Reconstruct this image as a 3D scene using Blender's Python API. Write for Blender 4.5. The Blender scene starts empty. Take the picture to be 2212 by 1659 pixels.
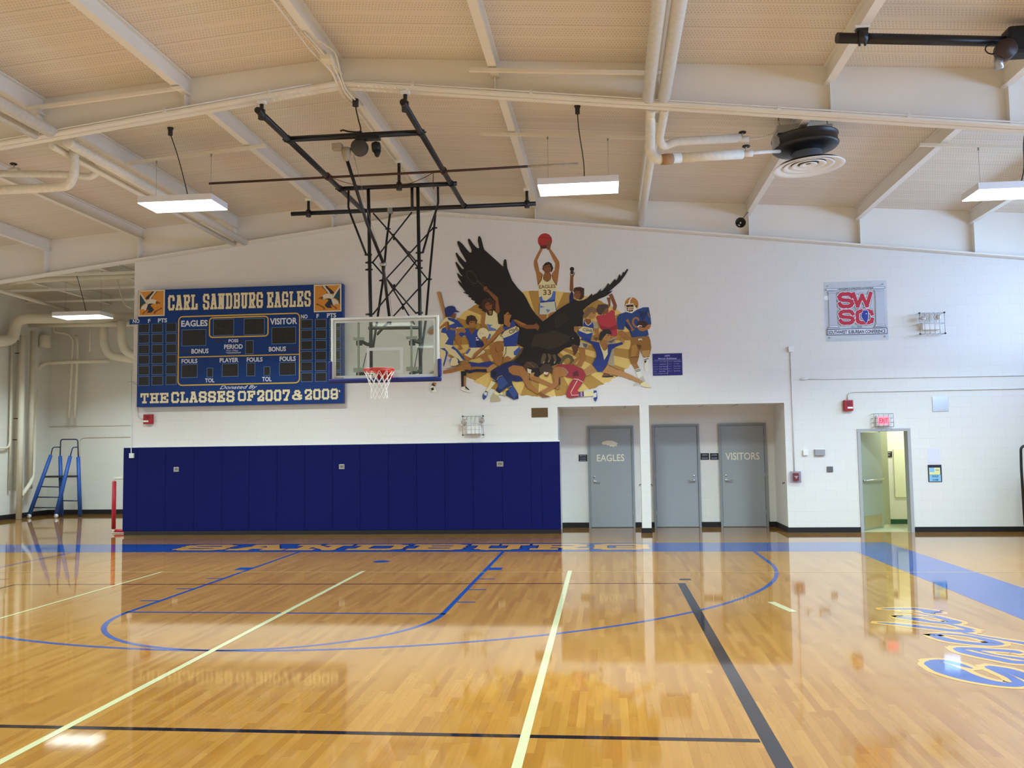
import bpy, bmesh, math, random
from mathutils import Vector, Matrix

# ------------------------------------------------------------------ camera
CX, CY, CZ = 3.61558, -15.50122, 1.81917
YAW, PITCH, ROLL, FPX = -0.10518934, 0.06805847, -0.01408411, 1932.4577
IW, IH = 2212.0, 1659.0
scene = bpy.context.scene
COL = scene.collection
_cy, _sy, _cp, _sp = math.cos(YAW), math.sin(YAW), math.cos(PITCH), math.sin(PITCH)
FWD = Vector((_sy*_cp, _cy*_cp, _sp))
_r0 = Vector((_cy, -_sy, 0)); _u0 = _r0.cross(FWD)
_cr, _sr = math.cos(ROLL), math.sin(ROLL)
RGT = _cr*_r0 + _sr*_u0
UPV = -_sr*_r0 + _cr*_u0
cd = bpy.data.cameras.new('camera'); cam = bpy.data.objects.new('camera', cd); COL.objects.link(cam)
m3 = Matrix((RGT, UPV, -FWD)).transposed()
cam.matrix_world = Matrix.Translation((CX, CY, CZ)) @ m3.to_4x4()
cd.sensor_fit = 'HORIZONTAL'; cd.sensor_width = 36.0; cd.lens = FPX/IW*36.0
cd.clip_start = 0.05; cd.clip_end = 200
scene.camera = cam

# ------------------------------------------------------------------ look and light
scene.view_settings.view_transform = 'Standard'
scene.view_settings.look = 'None'
scene.view_settings.exposure = 0.0
scene.view_settings.gamma = 1.0
scene.view_settings.use_curve_mapping = False
w = bpy.data.worlds.new('daylight'); scene.world = w; w.use_nodes = True
w.node_tree.nodes['Background'].inputs[0].default_value = (0.62, 0.76, 1.0, 1)
w.node_tree.nodes['Background'].inputs[1].default_value = 0.6
LAMP_W = 385.0           # watts of light leaving each fluorescent box
LAMP_E = 4.0             # glow of its lens
def area(name, loc, rot, sx, sy, power, color):
    l = bpy.data.lights.new(name, 'AREA'); l.shape = 'RECTANGLE'; l.size = sx; l.size_y = sy
    l.energy = power; l.color = color
    o = bpy.data.objects.new(name, l); o.location = loc; o.rotation_euler = rot; COL.objects.link(o); return o
# daylight entering through the high windows of the right-hand wall (outside the frame)
area('window_daylight', (13.6, -6.0, 4.55), (0, math.radians(72), 0), 1.5, 17.0, 1150, (0.40, 0.62, 1.0))
# ceiling tube of the corridor behind the open exit door
area('corridor_tube', (10.2, 3.95, 2.55), (0, 0, 0), 1.6, 0.3, 31, (0.97, 1.0, 0.95))

# ------------------------------------------------------------------ measuring rays: photo pixel -> point on a plane of the room
def _ray(px, py):
    return FWD + RGT*((px-IW/2)/FPX) - UPV*((py-IH/2)/FPX)
def at_y(px, py, Y):
    v = _ray(px, py); t = (Y-CY)/v.y; return Vector((CX, CY, CZ)) + v*t
def at_z(px, py, Z):
    v = _ray(px, py); t = (Z-CZ)/v.z; return Vector((CX, CY, CZ)) + v*t
def at_x(px, py, X):
    v = _ray(px, py); t = (X-CX)/v.x; return Vector((CX, CY, CZ)) + v*t
def wrect(px0, py0, px1, py1, Y):
    "axis aligned rectangle on the plane Y seen between two pixels: x0, z0, x1, z1"
    mx, my = (px0+px1)/2, (py0+py1)/2
    return at_y(px0, my, Y).x, at_y(mx, py1, Y).z, at_y(px1, my, Y).x, at_y(mx, py0, Y).z

# ------------------------------------------------------------------ materials
def lin(h):
    if isinstance(h, str):
        h = h.lstrip('#'); c = [int(h[i:i+2], 16)/255 for i in (0, 2, 4)]
        return tuple(x/12.92 if x <= 0.04045 else ((x+0.055)/1.055)**2.4 for x in c)
    return tuple(h)
MATS = {}
def pm(name, color, rough=0.5, metal=0.0, spec=0.5, var=0.06, scale=6.0, bump=0.0, bscale=40.0, k=1.0):
    "principled surface with a little procedural mottling"
    if name in MATS: return MATS[name]
    c = tuple(min(0.92, x*k) for x in lin(color))
    m = bpy.data.materials.new(name); m.use_nodes = True; nt = m.node_tree; b = nt.nodes['Principled BSDF']
    b.inputs['Roughness'].default_value = rough; b.inputs['Metallic'].default_value = metal
    b.inputs['Specular IOR Level'].default_value = spec
    tc = nt.nodes.new('ShaderNodeTexCoord'); nz = nt.nodes.new('ShaderNodeTexNoise')
    nz.inputs['Scale'].default_value = scale; nz.inputs['Detail'].default_value = 4
    nt.links.new(tc.outputs['Object'], nz.inputs['Vector'])
    mx = nt.nodes.new('ShaderNodeMix'); mx.data_type = 'RGBA'
    mx.inputs[6].default_value = (*[x*(1-var) for x in c], 1); mx.inputs[7].default_value = (*[min(1, x*(1+var)) for x in c], 1)
    nt.links.new(nz.outputs['Fac'], mx.inputs[0]); nt.links.new(mx.outputs[2], b.inputs['Base Color'])
    if bump:
        n2 = nt.nodes.new('ShaderNodeTexNoise'); n2.inputs['Scale'].default_value = bscale
        nt.links.new(tc.outputs['Object'], n2.inputs['Vector'])
        bp = nt.nodes.new('ShaderNodeBump'); bp.inputs['Strength'].default_value = bump; bp.inputs['Distance'].default_value = 0.01
        nt.links.new(n2.outputs['Fac'], bp.inputs['Height']); nt.links.new(bp.outputs[0], b.inputs['Normal'])
    MATS[name] = m; return m
def paint(color, k=1.35, rough=0.6):
    "wall or sign paint"
    return pm('paint_'+str(color)+'_%g_%g' % (k, rough), color, rough, k=k, var=0.05, scale=9)
def emit(name, color, e):
    if name in MATS: return MATS[name]
    m = bpy.data.materials.new(name); m.use_nodes = True; nt = m.node_tree
    b = nt.nodes['Principled BSDF']; b.inputs['Base Color'].default_value = (*lin(color), 1)
    b.inputs['Emission Color'].default_value = (*lin(color), 1); b.inputs['Emission Strength'].default_value = e
    MATS[name] = m; return m
def N(nt, typ, op=None, a=None, b=None, c=None):
    n = nt.nodes.new(typ)
    if op: n.operation = op
    for i, v in enumerate((a, b, c)):
        if v is None: continue
        if hasattr(v, 'is_output'): nt.links.new(v, n.inputs[i])
        else: n.inputs[i].default_value = v
    return n.outputs[0]
def mth(nt, op, a=None, b=None, c=None): return N(nt, 'ShaderNodeMath', op, a, b, c)

def wood_floor():
    m = bpy.data.materials.new('maple_floor'); m.use_nodes = True; nt = m.node_tree; b = nt.nodes['Principled BSDF']
    tc = nt.nodes.new('ShaderNodeTexCoord'); sx = nt.nodes.new('ShaderNodeSeparateXYZ'); nt.links.new(tc.outputs['Object'], sx.inputs[0])
    x, y = sx.outputs[0], sx.outputs[1]
    row = mth(nt, 'FLOOR', mth(nt, 'DIVIDE', x, 0.0572))
    wn = nt.nodes.new('ShaderNodeTexWhiteNoise'); wn.noise_dimensions = '1D'; nt.links.new(row, wn.inputs['W'])
    yo = mth(nt, 'DIVIDE', mth(nt, 'ADD', y, mth(nt, 'MULTIPLY', wn.outputs['Value'], 9.0)), 0.85)
    brd = mth(nt, 'FLOOR', yo)
    cmb = nt.nodes.new('ShaderNodeCombineXYZ'); nt.links.new(row, cmb.inputs[0]); nt.links.new(brd, cmb.inputs[1])
    w2 = nt.nodes.new('ShaderNodeTexWhiteNoise'); w2.noise_dimensions = '2D'; nt.links.new(cmb.outputs[0], w2.inputs['Vector'])
    rp = nt.nodes.new('ShaderNodeValToRGB'); nt.links.new(w2.outputs['Value'], rp.inputs[0])
    e = rp.color_ramp.elements
    e[0].position = 0.0; e[0].color = (0.237, 0.100, 0.017, 1)
    e[1].position = 1.0; e[1].color = (0.306, 0.147, 0.029, 1)
    for p, c in ((0.10, (0.248, 0.107, 0.018, 1)), (0.35, (0.268, 0.122, 0.021, 1)), (0.75, (0.286, 0.133, 0.025, 1))):
        q = e.new(p); q.color = c
    # grain along the boards
    mp = nt.nodes.new('ShaderNodeMapping'); mp.inputs['Scale'].default_value = (60, 3.0, 1); nt.links.new(tc.outputs['Object'], mp.inputs[0])
    gz = nt.nodes.new('ShaderNodeTexNoise'); gz.inputs['Scale'].default_value = 1.0; gz.inputs['Detail'].default_value = 5; nt.links.new(mp.outputs[0], gz.inputs['Vector'])
    mg = nt.nodes.new('ShaderNodeMix'); mg.data_type = 'RGBA'; mg.blend_type = 'MULTIPLY'; mg.inputs[0].default_value = 0.22
    nt.links.new(rp.outputs[0], mg.inputs[6])
    gr = nt.nodes.new('ShaderNodeValToRGB'); gr.color_ramp.elements[0].position = 0.3; gr.color_ramp.elements[0].color = (0.62, 0.55, 0.48, 1)
    gr.color_ramp.elements[1].position = 0.62; gr.color_ramp.elements[1].color = (1.1, 1.1, 1.1, 1)
    nt.links.new(gz.outputs['Fac'], gr.inputs[0]); nt.links.new(gr.outputs[0], mg.inputs[7])
    # dark joints between the strips
    fx = mth(nt, 'FRACT', mth(nt, 'DIVIDE', x, 0.0572)); fy = mth(nt, 'FRACT', yo)
    jx = mth(nt, 'LESS_THAN', fx, 0.02); jy = mth(nt, 'LESS_THAN', fy, 0.003)
    j = mth(nt, 'MULTIPLY', mth(nt, 'MAXIMUM', jx, jy), 0.45)
    mj = nt.nodes.new('ShaderNodeMix'); mj.data_type = 'RGBA'; nt.links.new(j, mj.inputs[0]); nt.links.new(mg.outputs[2], mj.inputs[6]); mj.inputs[7].default_value = (0.14, 0.062, 0.02, 1)
    nt.links.new(mj.outputs[2], b.inputs['Base Color'])
    gloss(nt, b, tc, w2.outputs['Value'])
    return m
def gloss(nt, b, tc, rnd=None):
    "lacquer: sharp mirror gloss, each strip lying a hair out of level"
    b.inputs['Roughness'].default_value = 0.05
    b.inputs['IOR'].default_value = 1.85
    nz = nt.nodes.new('ShaderNodeTexNoise'); nz.inputs['Scale'].default_value = 1.0; nz.inputs['Detail'].default_value = 2
    mp = nt.nodes.new('ShaderNodeMapping'); mp.inputs['Scale'].default_value = (9.0, 1.1, 1); nt.links.new(tc.outputs['Object'], mp.inputs[0])
    nt.links.new(mp.outputs[0], nz.inputs['Vector'])
    bp = nt.nodes.new('ShaderNodeBump'); bp.inputs['Strength'].default_value = 0.035; bp.inputs['Distance'].default_value = 0.006
    nt.links.new(nz.outputs['Fac'], bp.inputs['Height']); nt.links.new(bp.outputs[0], b.inputs['Normal'])
def floor_paint(name, color):
    m = bpy.data.materials.new(name); m.use_nodes = True; nt = m.node_tree; b = nt.nodes['Principled BSDF']
    tc = nt.nodes.new('ShaderNodeTexCoord'); nz = nt.nodes.new('ShaderNodeTexNoise'); nz.inputs['Scale'].default_value = 3
    nt.links.new(tc.outputs['Object'], nz.inputs['Vector'])
    c = lin(color); mx = nt.nodes.new('ShaderNodeMix'); mx.data_type = 'RGBA'
    mx.inputs[6].default_value = (*[q*0.93 for q in c], 1); mx.inputs[7].default_value = (*[min(1, q*1.07) for q in c], 1)
    nt.links.new(nz.outputs['Fac'], mx.inputs[0]); nt.links.new(mx.outputs[2], b.inputs['Base Color'])
    gloss(nt, b, tc); return m
def block_wall(name, color, axis=0):
    "painted concrete block: faint running-bond joints"
    m = bpy.data.materials.new(name); m.use_nodes = True; nt = m.node_tree; b = nt.nodes['Principled BSDF']
    b.inputs['Roughness'].default_value = 0.55
    tc = nt.nodes.new('ShaderNodeTexCoord'); sx = nt.nodes.new('ShaderNodeSeparateXYZ'); nt.links.new(tc.outputs['Object'], sx.inputs[0])
    cb = nt.nodes.new('ShaderNodeCombineXYZ'); nt.links.new(sx.outputs[axis], cb.inputs[0]); nt.links.new(sx.outputs[2], cb.inputs[1])
    br = nt.nodes.new('ShaderNodeTexBrick'); nt.links.new(cb.outputs[0], br.inputs['Vector'])
    br.inputs['Scale'].default_value = 1.0; br.inputs['Brick Width'].default_value = 0.406; br.inputs['Row Height'].default_value = 0.203
    br.inputs['Mortar Size'].default_value = 0.005; br.inputs['Mortar Smooth'].default_value = 0.6
    c = lin(color)
    br.inputs['Color1'].default_value = (*c, 1); br.inputs['Color2'].default_value = (*[q*0.985 for q in c], 1); br.inputs['Mortar'].default_value = (*[q*0.93 for q in c], 1)
    nz = nt.nodes.new('ShaderNodeTexNoise'); nz.inputs['Scale'].default_value = 0.9; nz.inputs['Detail'].default_value = 5; nt.links.new(tc.outputs['Object'], nz.inputs['Vector'])
    mx = nt.nodes.new('ShaderNodeMix'); mx.data_type = 'RGBA'; mx.blend_type = 'MULTIPLY'; mx.inputs[0].default_value = 0.10
    nt.links.new(br.outputs['Color'], mx.inputs[6]); nt.links.new(nz.outputs['Color'], mx.inputs[7]); nt.links.new(mx.outputs[2], b.inputs['Base Color'])
    bp = nt.nodes.new('ShaderNodeBump'); bp.inputs['Strength'].default_value = 0.25; bp.inputs['Distance'].default_value = 0.004; bp.invert = True
    nt.links.new(br.outputs['Fac'], bp.inputs['Height']); nt.links.new(bp.outputs[0], b.inputs['Normal'])
    return m
def deck_mat():
    "perforated acoustic roof deck: ribs across the bays, rows of punched slots"
    m = bpy.data.materials.new('acoustic_deck'); m.use_nodes = True; nt = m.node_tree; b = nt.nodes['Principled BSDF']
    b.inputs['Roughness'].default_value = 0.6
    tc = nt.nodes.new('ShaderNodeTexCoord'); sx = nt.nodes.new('ShaderNodeSeparateXYZ'); nt.links.new(tc.outputs['Object'], sx.inputs[0])
    x, y = sx.outputs[0], sx.outputs[1]
    fy = mth(nt, 'FRACT', mth(nt, 'DIVIDE', y, 0.61))
    seam = mth(nt, 'LESS_THAN', fy, 0.02)
    f2 = mth(nt, 'FRACT', mth(nt, 'DIVIDE', y, 0.305))
    band = mth(nt, 'GREATER_THAN', f2, 0.24)
    sy = mth(nt, 'GREATER_THAN', mth(nt, 'FRACT', mth(nt, 'DIVIDE', y, 0.058)), 0.42)
    row2 = mth(nt, 'MULTIPLY', mth(nt, 'MODULO', mth(nt, 'FLOOR', mth(nt, 'DIVIDE', y, 0.058)), 2.0), 0.5)
    sxx = mth(nt, 'GREATER_THAN', mth(nt, 'FRACT', mth(nt, 'ADD', mth(nt, 'DIVIDE', x, 0.040), row2)), 0.60)
    dots = mth(nt, 'MULTIPLY', mth(nt, 'MULTIPLY', band, sy), sxx)
    dk = mth(nt, 'MAXIMUM', mth(nt, 'MULTIPLY', dots, 0.30), mth(nt, 'MULTIPLY', seam, 0.40))
    mx = nt.nodes.new('ShaderNodeMix'); mx.data_type = 'RGBA'; nt.links.new(dk, mx.inputs[0])
    mx.inputs[6].default_value = (*lin('#e8dccb'), 1); mx.inputs[7].default_value = (0.16, 0.13, 0.09, 1)
    nz = nt.nodes.new('ShaderNodeTexNoise'); nz.inputs['Scale'].default_value = 0.7; nz.inputs['Detail'].default_value = 4; nt.links.new(tc.outputs['Object'], nz.inputs['Vector'])
    m2 = nt.nodes.new('ShaderNodeMix'); m2.data_type = 'RGBA'; m2.blend_type = 'MULTIPLY'; m2.inputs[0].default_value = 0.12
    nt.links.new(mx.outputs[2], m2.inputs[6]); nt.links.new(nz.outputs['Color'], m2.inputs[7]); nt.links.new(m2.outputs[2], b.inputs['Base Color'])
    bp = nt.nodes.new('ShaderNodeBump'); bp.inputs['Strength'].default_value = 0.5; bp.inputs['Distance'].default_value = 0.02
    hb = mth(nt, 'ABSOLUTE', mth(nt, 'SUBTRACT', f2, 0.5)); nt.links.new(hb, bp.inputs['Height']); nt.links.new(bp.outputs[0], b.inputs['Normal'])
    return m
def glass_mat(name, tint=(0.93, 1.0, 0.97), rough=0.0):
    m = bpy.data.materials.new(name); m.use_nodes = True; nt = m.node_tree; b = nt.nodes['Principled BSDF']
    # thin sheet: mostly see-through with a mirror sheen
    for n in list(nt.nodes):
        if n.type != 'OUTPUT_MATERIAL': nt.nodes.remove(n)
    out = [n for n in nt.nodes if n.type == 'OUTPUT_MATERIAL'][0]
    tr = nt.nodes.new('ShaderNodeBsdfTransparent'); tr.inputs[0].default_value = (*tint, 1)
    gl = nt.nodes.new('ShaderNodeBsdfGlossy'); gl.inputs['Roughness'].default_value = 0.02
    ge = nt.nodes.new('ShaderNodeNewGeometry'); dp = nt.nodes.new('ShaderNodeVectorMath'); dp.operation = 'DOT_PRODUCT'
    nt.links.new(ge.outputs['Normal'], dp.inputs[0]); nt.links.new(ge.outputs['Incoming'], dp.inputs[1])
    fres = mth(nt, 'MULTIPLY_ADD', mth(nt, 'POWER', mth(nt, 'SUBTRACT', 1.0, mth(nt, 'ABSOLUTE', dp.outputs['Value'])), 5.0), 0.96, 0.04)
    mx = nt.nodes.new('ShaderNodeMixShader'); nt.links.new(fres, mx.inputs[0]); nt.links.new(tr.outputs[0], mx.inputs[1]); nt.links.new(gl.outputs[0], mx.inputs[2])
    df = nt.nodes.new('ShaderNodeBsdfDiffuse'); df.inputs[0].default_value = (0.75, 0.8, 0.78, 1)
    nz = nt.nodes.new('ShaderNodeTexNoise'); nz.inputs['Scale'].default_value = 4
    mr = nt.nodes.new('ShaderNodeMapRange'); mr.inputs[3].default_value = 0.012; mr.inputs[4].default_value = 0.03; nt.links.new(nz.outputs['Fac'], mr.inputs[0])
    m2 = nt.nodes.new('ShaderNodeMixShader'); nt.links.new(mr.outputs[0], m2.inputs[0]); nt.links.new(mx.outputs[0], m2.inputs[1]); nt.links.new(df.outputs[0], m2.inputs[2])
    nt.links.new(m2.outputs[0], out.inputs[0]); return m

# ------------------------------------------------------------------ mesh building
class MB:
    def __init__(s): s.v = []; s.f = []; s.m = []; s.s = []
    def add(s, vs, fs, mi=0, smooth=False):
        o = len(s.v); s.v += [Vector(q) for q in vs]
        for f in fs: s.f.append([o+i for i in f]); s.m.append(mi); s.s.append(smooth)
        return s
    def box(s, x0, x1, y0, y1, z0, z1, mi=0):
        v = [(x0,y0,z0),(x1,y0,z0),(x1,y1,z0),(x0,y1,z0),(x0,y0,z1),(x1,y0,z1),(x1,y1,z1),(x0,y1,z1)]
        return s.add(v, [(0,3,2,1),(4,5,6,7),(0,1,5,4),(1,2,6,5),(2,3,7,6),(3,0,4,7)], mi)
    def hexa(s, v, mi=0):
        return s.add(v, [(0,3,2,1),(4,5,6,7),(0,1,5,4),(1,2,6,5),(2,3,7,6),(3,0,4,7)], mi)
    def bevbox(s, x0, x1, y0, y1, z0, z1, b=0.01, mi=0):
        "box with chamfered edges"
        bm = bmesh.new(); bmesh.ops.create_cube(bm, size=1)
        for q in bm.verts: q.co = Vector(((x0+x1)/2+q.co.x*(x1-x0), (y0+y1)/2+q.co.y*(y1-y0), (z0+z1)/2+q.co.z*(z1-z0)))
        bmesh.ops.bevel(bm, geom=list(bm.edges), offset=b, segments=2, affect='EDGES', profile=0.6)
        bm.verts.index_update()
        s.add([q.co.copy() for q in bm.verts], [[q.index for q in f.verts] for f in bm.faces], mi); bm.free(); return s
    def bar(s, p, q, wd, h, mi=0, up=Vector((0,0,1))):
        "rectangular bar from p to q"
        p = Vector(p); q = Vector(q); d = (q-p).normalized(); a = d.cross(up)
        if a.length < 1e-4: a = d.cross(Vector((1,0,0)))
        a.normalize(); b = a.cross(d).normalized()
        a *= wd/2; b *= h/2
        return s.hexa([p-a-b, p+a-b, q+a-b, q-a-b, p-a+b, p+a+b, q+a+b, q-a+b], mi)
    def tube(s, pts, r, n=12, mi=0, cap=True):
        pts = [Vector(q) for q in pts]; k = len(pts)
        rs = r if isinstance(r, (list, tuple)) else [r]*k
        t0 = (pts[1]-pts[0]).normalized(); a = t0.orthogonal().normalized(); vs = []
        for i in range(k):
            if i == 0: t = t0
            elif i == k-1: t = (pts[i]-pts[i-1]).normalized()
            else:
                t = ((pts[i]-pts[i-1]).normalized()+(pts[i+1]-pts[i]).normalized())
                t = t.normalized() if t.length > 1e-6 else (pts[i]-pts[i-1]).normalized()
            a = (a - t*a.dot(t)); a = a.normalized() if a.length > 1e-6 else t.orthogonal().normalized(); b = t.cross(a)
            for j in range(n):
                g = 2*math.pi*j/n; vs.append(pts[i]+(a*math.cos(g)+b*math.sin(g))*rs[i])
        fs = []
        for i in range(k-1):
            for j in range(n): fs.append((i*n+j, i*n+(j+1)%n, (i+1)*n+(j+1)%n, (i+1)*n+j))
        o = len(s.v); s.add(vs, fs, mi, True)
        if cap:
            s.f.append([o+j for j in range(n)][::-1]); s.m.append(mi); s.s.append(False)
            s.f.append([o+(k-1)*n+j for j in range(n)]); s.m.append(mi); s.s.append(False)
        return s
    def lathe(s, c, prof, n=32, mi=0, axis='z', smooth=True):
        c = Vector(c); vs = []; fs = []; k = len(prof)
        for r, h in prof:
            for j in range(n):
                g = 2*math.pi*j/n; u, w_ = r*math.cos(g), r*math.sin(g)
                vs.append(c+Vector({'z': (u, w_, h), 'y': (u, h, w_), 'x': (h, u, w_)}[axis]))
        for i in range(k-1):
            for j in range(n): fs.append((i*n+j, i*n+(j+1)%n, (i+1)*n+(j+1)%n, (i+1)*n+j))
        return s.add(vs, fs, mi, smooth)
    def poly(s, pts, mi=0): return s.add(pts, [list(range(len(pts)))], mi)
    def prism(s, pts, d, mi=0):
        "polygon swept by vector d"
        n = len(pts); d = Vector(d); pts = [Vector(q) for q in pts]
        return s.add(pts+[q+d for q in pts], [list(range(n)), list(range(2*n-1, n-1, -1))]+[(i, i+n, (i+1) % n+n, (i+1) % n) for i in range(n)], mi)
    def rect(s, x0, z0, x1, z1, Y, mi=0):
        return s.add([(x0,Y,z0),(x1,Y,z0),(x1,Y,z1),(x0,Y,z1)], [(0,1,2,3)], mi)
    def ring(s, outer, inner, mi=0):
        n = len(outer); return s.add(list(outer)+list(inner), [(i, (i+1) % n, n+(i+1) % n, n+i) for i in range(n)], mi)
def link(o, parent=None):
    COL.objects.link(o)
    if parent: o.parent = parent
    return o
def world_loc(o):
    return o.location.copy() if o.parent is None else o.location + world_loc(o.parent)
def obj(name, mb, mats, parent=None, at=None, flat=None):
    "one mesh object; vertices are given in room coordinates"
    if not isinstance(mats, (list, tuple)): mats = [mats]
    lo = Vector((min(q.x for q in mb.v), min(q.y for q in mb.v), min(q.z for q in mb.v)))
    hi = Vector((max(q.x for q in mb.v), max(q.y for q in mb.v), max(q.z for q in mb.v)))
    c = Vector(at) if at is not None else Vector(((lo.x+hi.x)/2, (lo.y+hi.y)/2, lo.z))
    me = bpy.data.meshes.new(name); me.from_pydata([q-c for q in mb.v], [], mb.f); me.validate(); 
    for m in mats: me.materials.append(m)
    if len(me.polygons) == len(mb.m):
        me.polygons.foreach_set('material_index', mb.m); me.polygons.foreach_set('use_smooth', mb.s)
    if any(mb.s) or len(mb.f) != len(mb.v)/4: 
        bm = bmesh.new(); bm.from_mesh(me); bmesh.ops.recalc_face_normals(bm, faces=list(bm.faces)); bm.to_mesh(me); bm.free()
    o = bpy.data.objects.new(name, me); link(o, parent)
    o.location = c - (world_loc(parent) if parent else Vector((0,0,0)))
    return o
def tag(o, label, cat, group=None, kind=None):
    o['label'] = label; o['category'] = cat
    if group: o['group'] = group
    if kind: o['kind'] = kind
    return o
def thing(name, label, cat, loc, group=None, kind=None):
    o = bpy.data.objects.new(name, None); o.empty_display_size = 0.1; o.location = loc; COL.objects.link(o)
    return tag(o, label, cat, group, kind)
def struct(name, mb, m, label, parent=None, at=None, cat='building part'):
    o = obj(name, mb, m, parent, at)
    if parent is None: tag(o, label, cat, None, 'structure')
    return o
def dup_tree(o, delta, parent=None):
    c = o.copy(); COL.objects.link(c)
    if parent is None: c.location = o.location + Vector(delta)
    else: c.parent = parent
    for ch in list(o.children): dup_tree(ch, delta, c)
    return c
# ------------------------------------------------------------------ lettering
def glyph_mesh(body, bold=0.0, shear=0.0, space=1.0):
    cu = bpy.data.curves.new('t', 'FONT'); cu.body = body; cu.size = 1; cu.offset = bold; cu.shear = shear; cu.space_character = space; cu.resolution_u = 3
    ob = bpy.data.objects.new('t', cu); me = ob.to_mesh()
    vs = [q.co.copy() for q in me.vertices]; fs = [list(p.vertices) for p in me.polygons]
    ob.to_mesh_clear(); bpy.data.objects.remove(ob); bpy.data.curves.remove(cu)
    return vs, fs
def fit_text(mb, body, P0, U, V, mi=0, bold=0.0, shear=0.0, space=1.0, flip=False):
    "text stretched over the parallelogram P0 + u*U + v*V"
    vs, fs = glyph_mesh(body, bold, shear, space)
    x0 = min(q.x for q in vs); x1 = max(q.x for q in vs); y0 = min(q.y for q in vs); y1 = max(q.y for q in vs)
    P0 = Vector(P0); U = Vector(U); V = Vector(V)
    mb.add([P0+U*((q.x-x0)/(x1-x0))+V*((q.y-y0)/(y1-y0)) for q in vs], fs, mi)
def wtext(mb, body, px0, py0, px1, py1, Y, mi=0, bold=0.0, shear=0.0, space=1.0):
    x0, z0, x1, z1 = wrect(px0, py0, px1, py1, Y)
    fit_text(mb, body, (x0, Y, z0), (x1-x0, 0, 0), (0, 0, z1-z0), mi, bold, shear, space)
OCT = [(0,.15),(0,.85),(.18,1),(.82,1),(1,.85),(1,.15),(.82,0),(.18,0),(0,.15)]
SLAB = {
 'C': [[(1,.72),(1,.85),(.82,1),(.18,1),(0,.85),(0,.15),(.18,0),(.82,0),(1,.15),(1,.28)]],
 'A': [[(.04,0),(.40,1),(.60,1),(.96,0)],[(.22,.34),(.78,.34)],[(-.08,0),(.2,0)],[(.8,0),(1.08,0)],[(.25,1),(.6,1)]],
 'R': [[(.14,0),(.14,1)],[(-.04,1),(.82,1),(1,.88),(1,.62),(.82,.5),(.14,.5)],[(.55,.5),(.9,0)],[(-.04,0),(.34,0)],[(.75,0),(1.08,0)]],
 'L': [[(.16,0),(.16,1)],[(-.04,0),(1,0),(1,.3)],[(-.04,1),(.38,1)]],
 'S': [[(1,.74),(1,.87),(.82,1),(.18,1),(0,.87),(0,.65),(.16,.54),(.84,.46),(1,.35),(1,.13),(.82,0),(.18,0),(0,.13),(0,.26)]],
 'N': [[(.14,0),(.14,1),(.86,0),(.86,1)],[(-.06,0),(.34,0)],[(.66,1),(1.06,1)],[(-.06,1),(.2,1)]],
 'D': [[(-.04,0),(.8,0),(1,.16),(1,.84),(.8,1),(-.04,1)],[(.14,0),(.14,1)]],
 'B': [[(-.04,0),(.84,0),(1,.12),(1,.4),(.88,.5),(1,.6),(1,.88),(.84,1),(-.04,1)],[(.14,0),(.14,1)],[(.14,.5),(.88,.5)]],
 'U': [[(.12,1),(.12,.15),(.28,0),(.72,0),(.88,.15),(.88,1)],[(-.08,1),(.32,1)],[(.68,1),(1.08,1)]],
 'G': [[(1,.72),(1,.85),(.82,1),(.18,1),(0,.85),(0,.15),(.18,0),(.82,0),(1,.15),(1,.44),(.52,.44)]],
 'E': [[(.14,0),(.14,1)],[(-.04,1),(1,1),(1,.76)],[(-.04,0),(1,0),(1,.24)],[(.14,.5),(.62,.5)],[(.64,.38),(.64,.62)]],
 'F': [[(.14,0),(.14,1)],[(-.04,1),(1,1),(1,.74)],[(.14,.5),(.62,.5)],[(.64,.38),(.64,.62)],[(-.04,0),(.38,0)]],
 'T': [[(.5,0),(.5,1)],[(0,.74),(0,1),(1,1),(1,.74)],[(.28,0),(.72,0)]],
 'H': [[(.14,0),(.14,1)],[(.86,0),(.86,1)],[(.14,.5),(.86,.5)],[(-.06,0),(.34,0)],[(.66,0),(1.06,0)],[(-.06,1),(.34,1)],[(.66,1),(1.06,1)]],
 'O': [OCT], '0': [OCT],
 '2': [[(0,.70),(0,.87),(.18,1),(.82,1),(1,.87),(1,.62),(.1,.16),(.1,0),(1,0),(1,.24)]],
 '7': [[(0,.74),(0,1),(1,1),(1,.82),(.42,0)],[(.22,0),(.66,0)]],
 '9': [[(1,.5),(.18,.42),(0,.55),(0,.87),(.18,1),(.82,1),(1,.87),(1,.14),(.82,0),(.18,0),(0,.14),(0,.24)]],
 '&': [[(1,.1),(.8,0),(.2,0),(0,.15),(0,.35),(.2,.5),(.7,.62),(.8,.8),(.65,1),(.35,1),(.25,.85),(.35,.65),(.95,.05)],[(.75,.42),(1,.42)]],
}
_k = [0]
def strokes(mb, lines, M, s, mi=0):
    "every stroke a run of quads with square ends; M maps letter space to the room, s = (sx, sy) half widths"
    for ln in lines:
        for (ax, ay), (bx, by) in zip(ln[:-1], ln[1:]):
            dx, dy = bx-ax, by-ay; L = math.hypot(dx, dy) or 1; ux, uy = dx/L*s, dy/L*s
            q = [(ax-ux+uy, ay-uy-ux), (bx+ux+uy, by+uy-ux), (bx+ux-uy, by+uy+ux), (ax-ux-uy, ay-uy+ux)]
            pts = [M(*t) for t in q]; nn = (pts[1]-pts[0]).cross(pts[3]-pts[0]).normalized(); _k[0] = (_k[0]+1) % 60
            mb.add([t+nn*_k[0]*8e-6 for t in pts], [(0,1,2,3)], mi)
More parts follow.
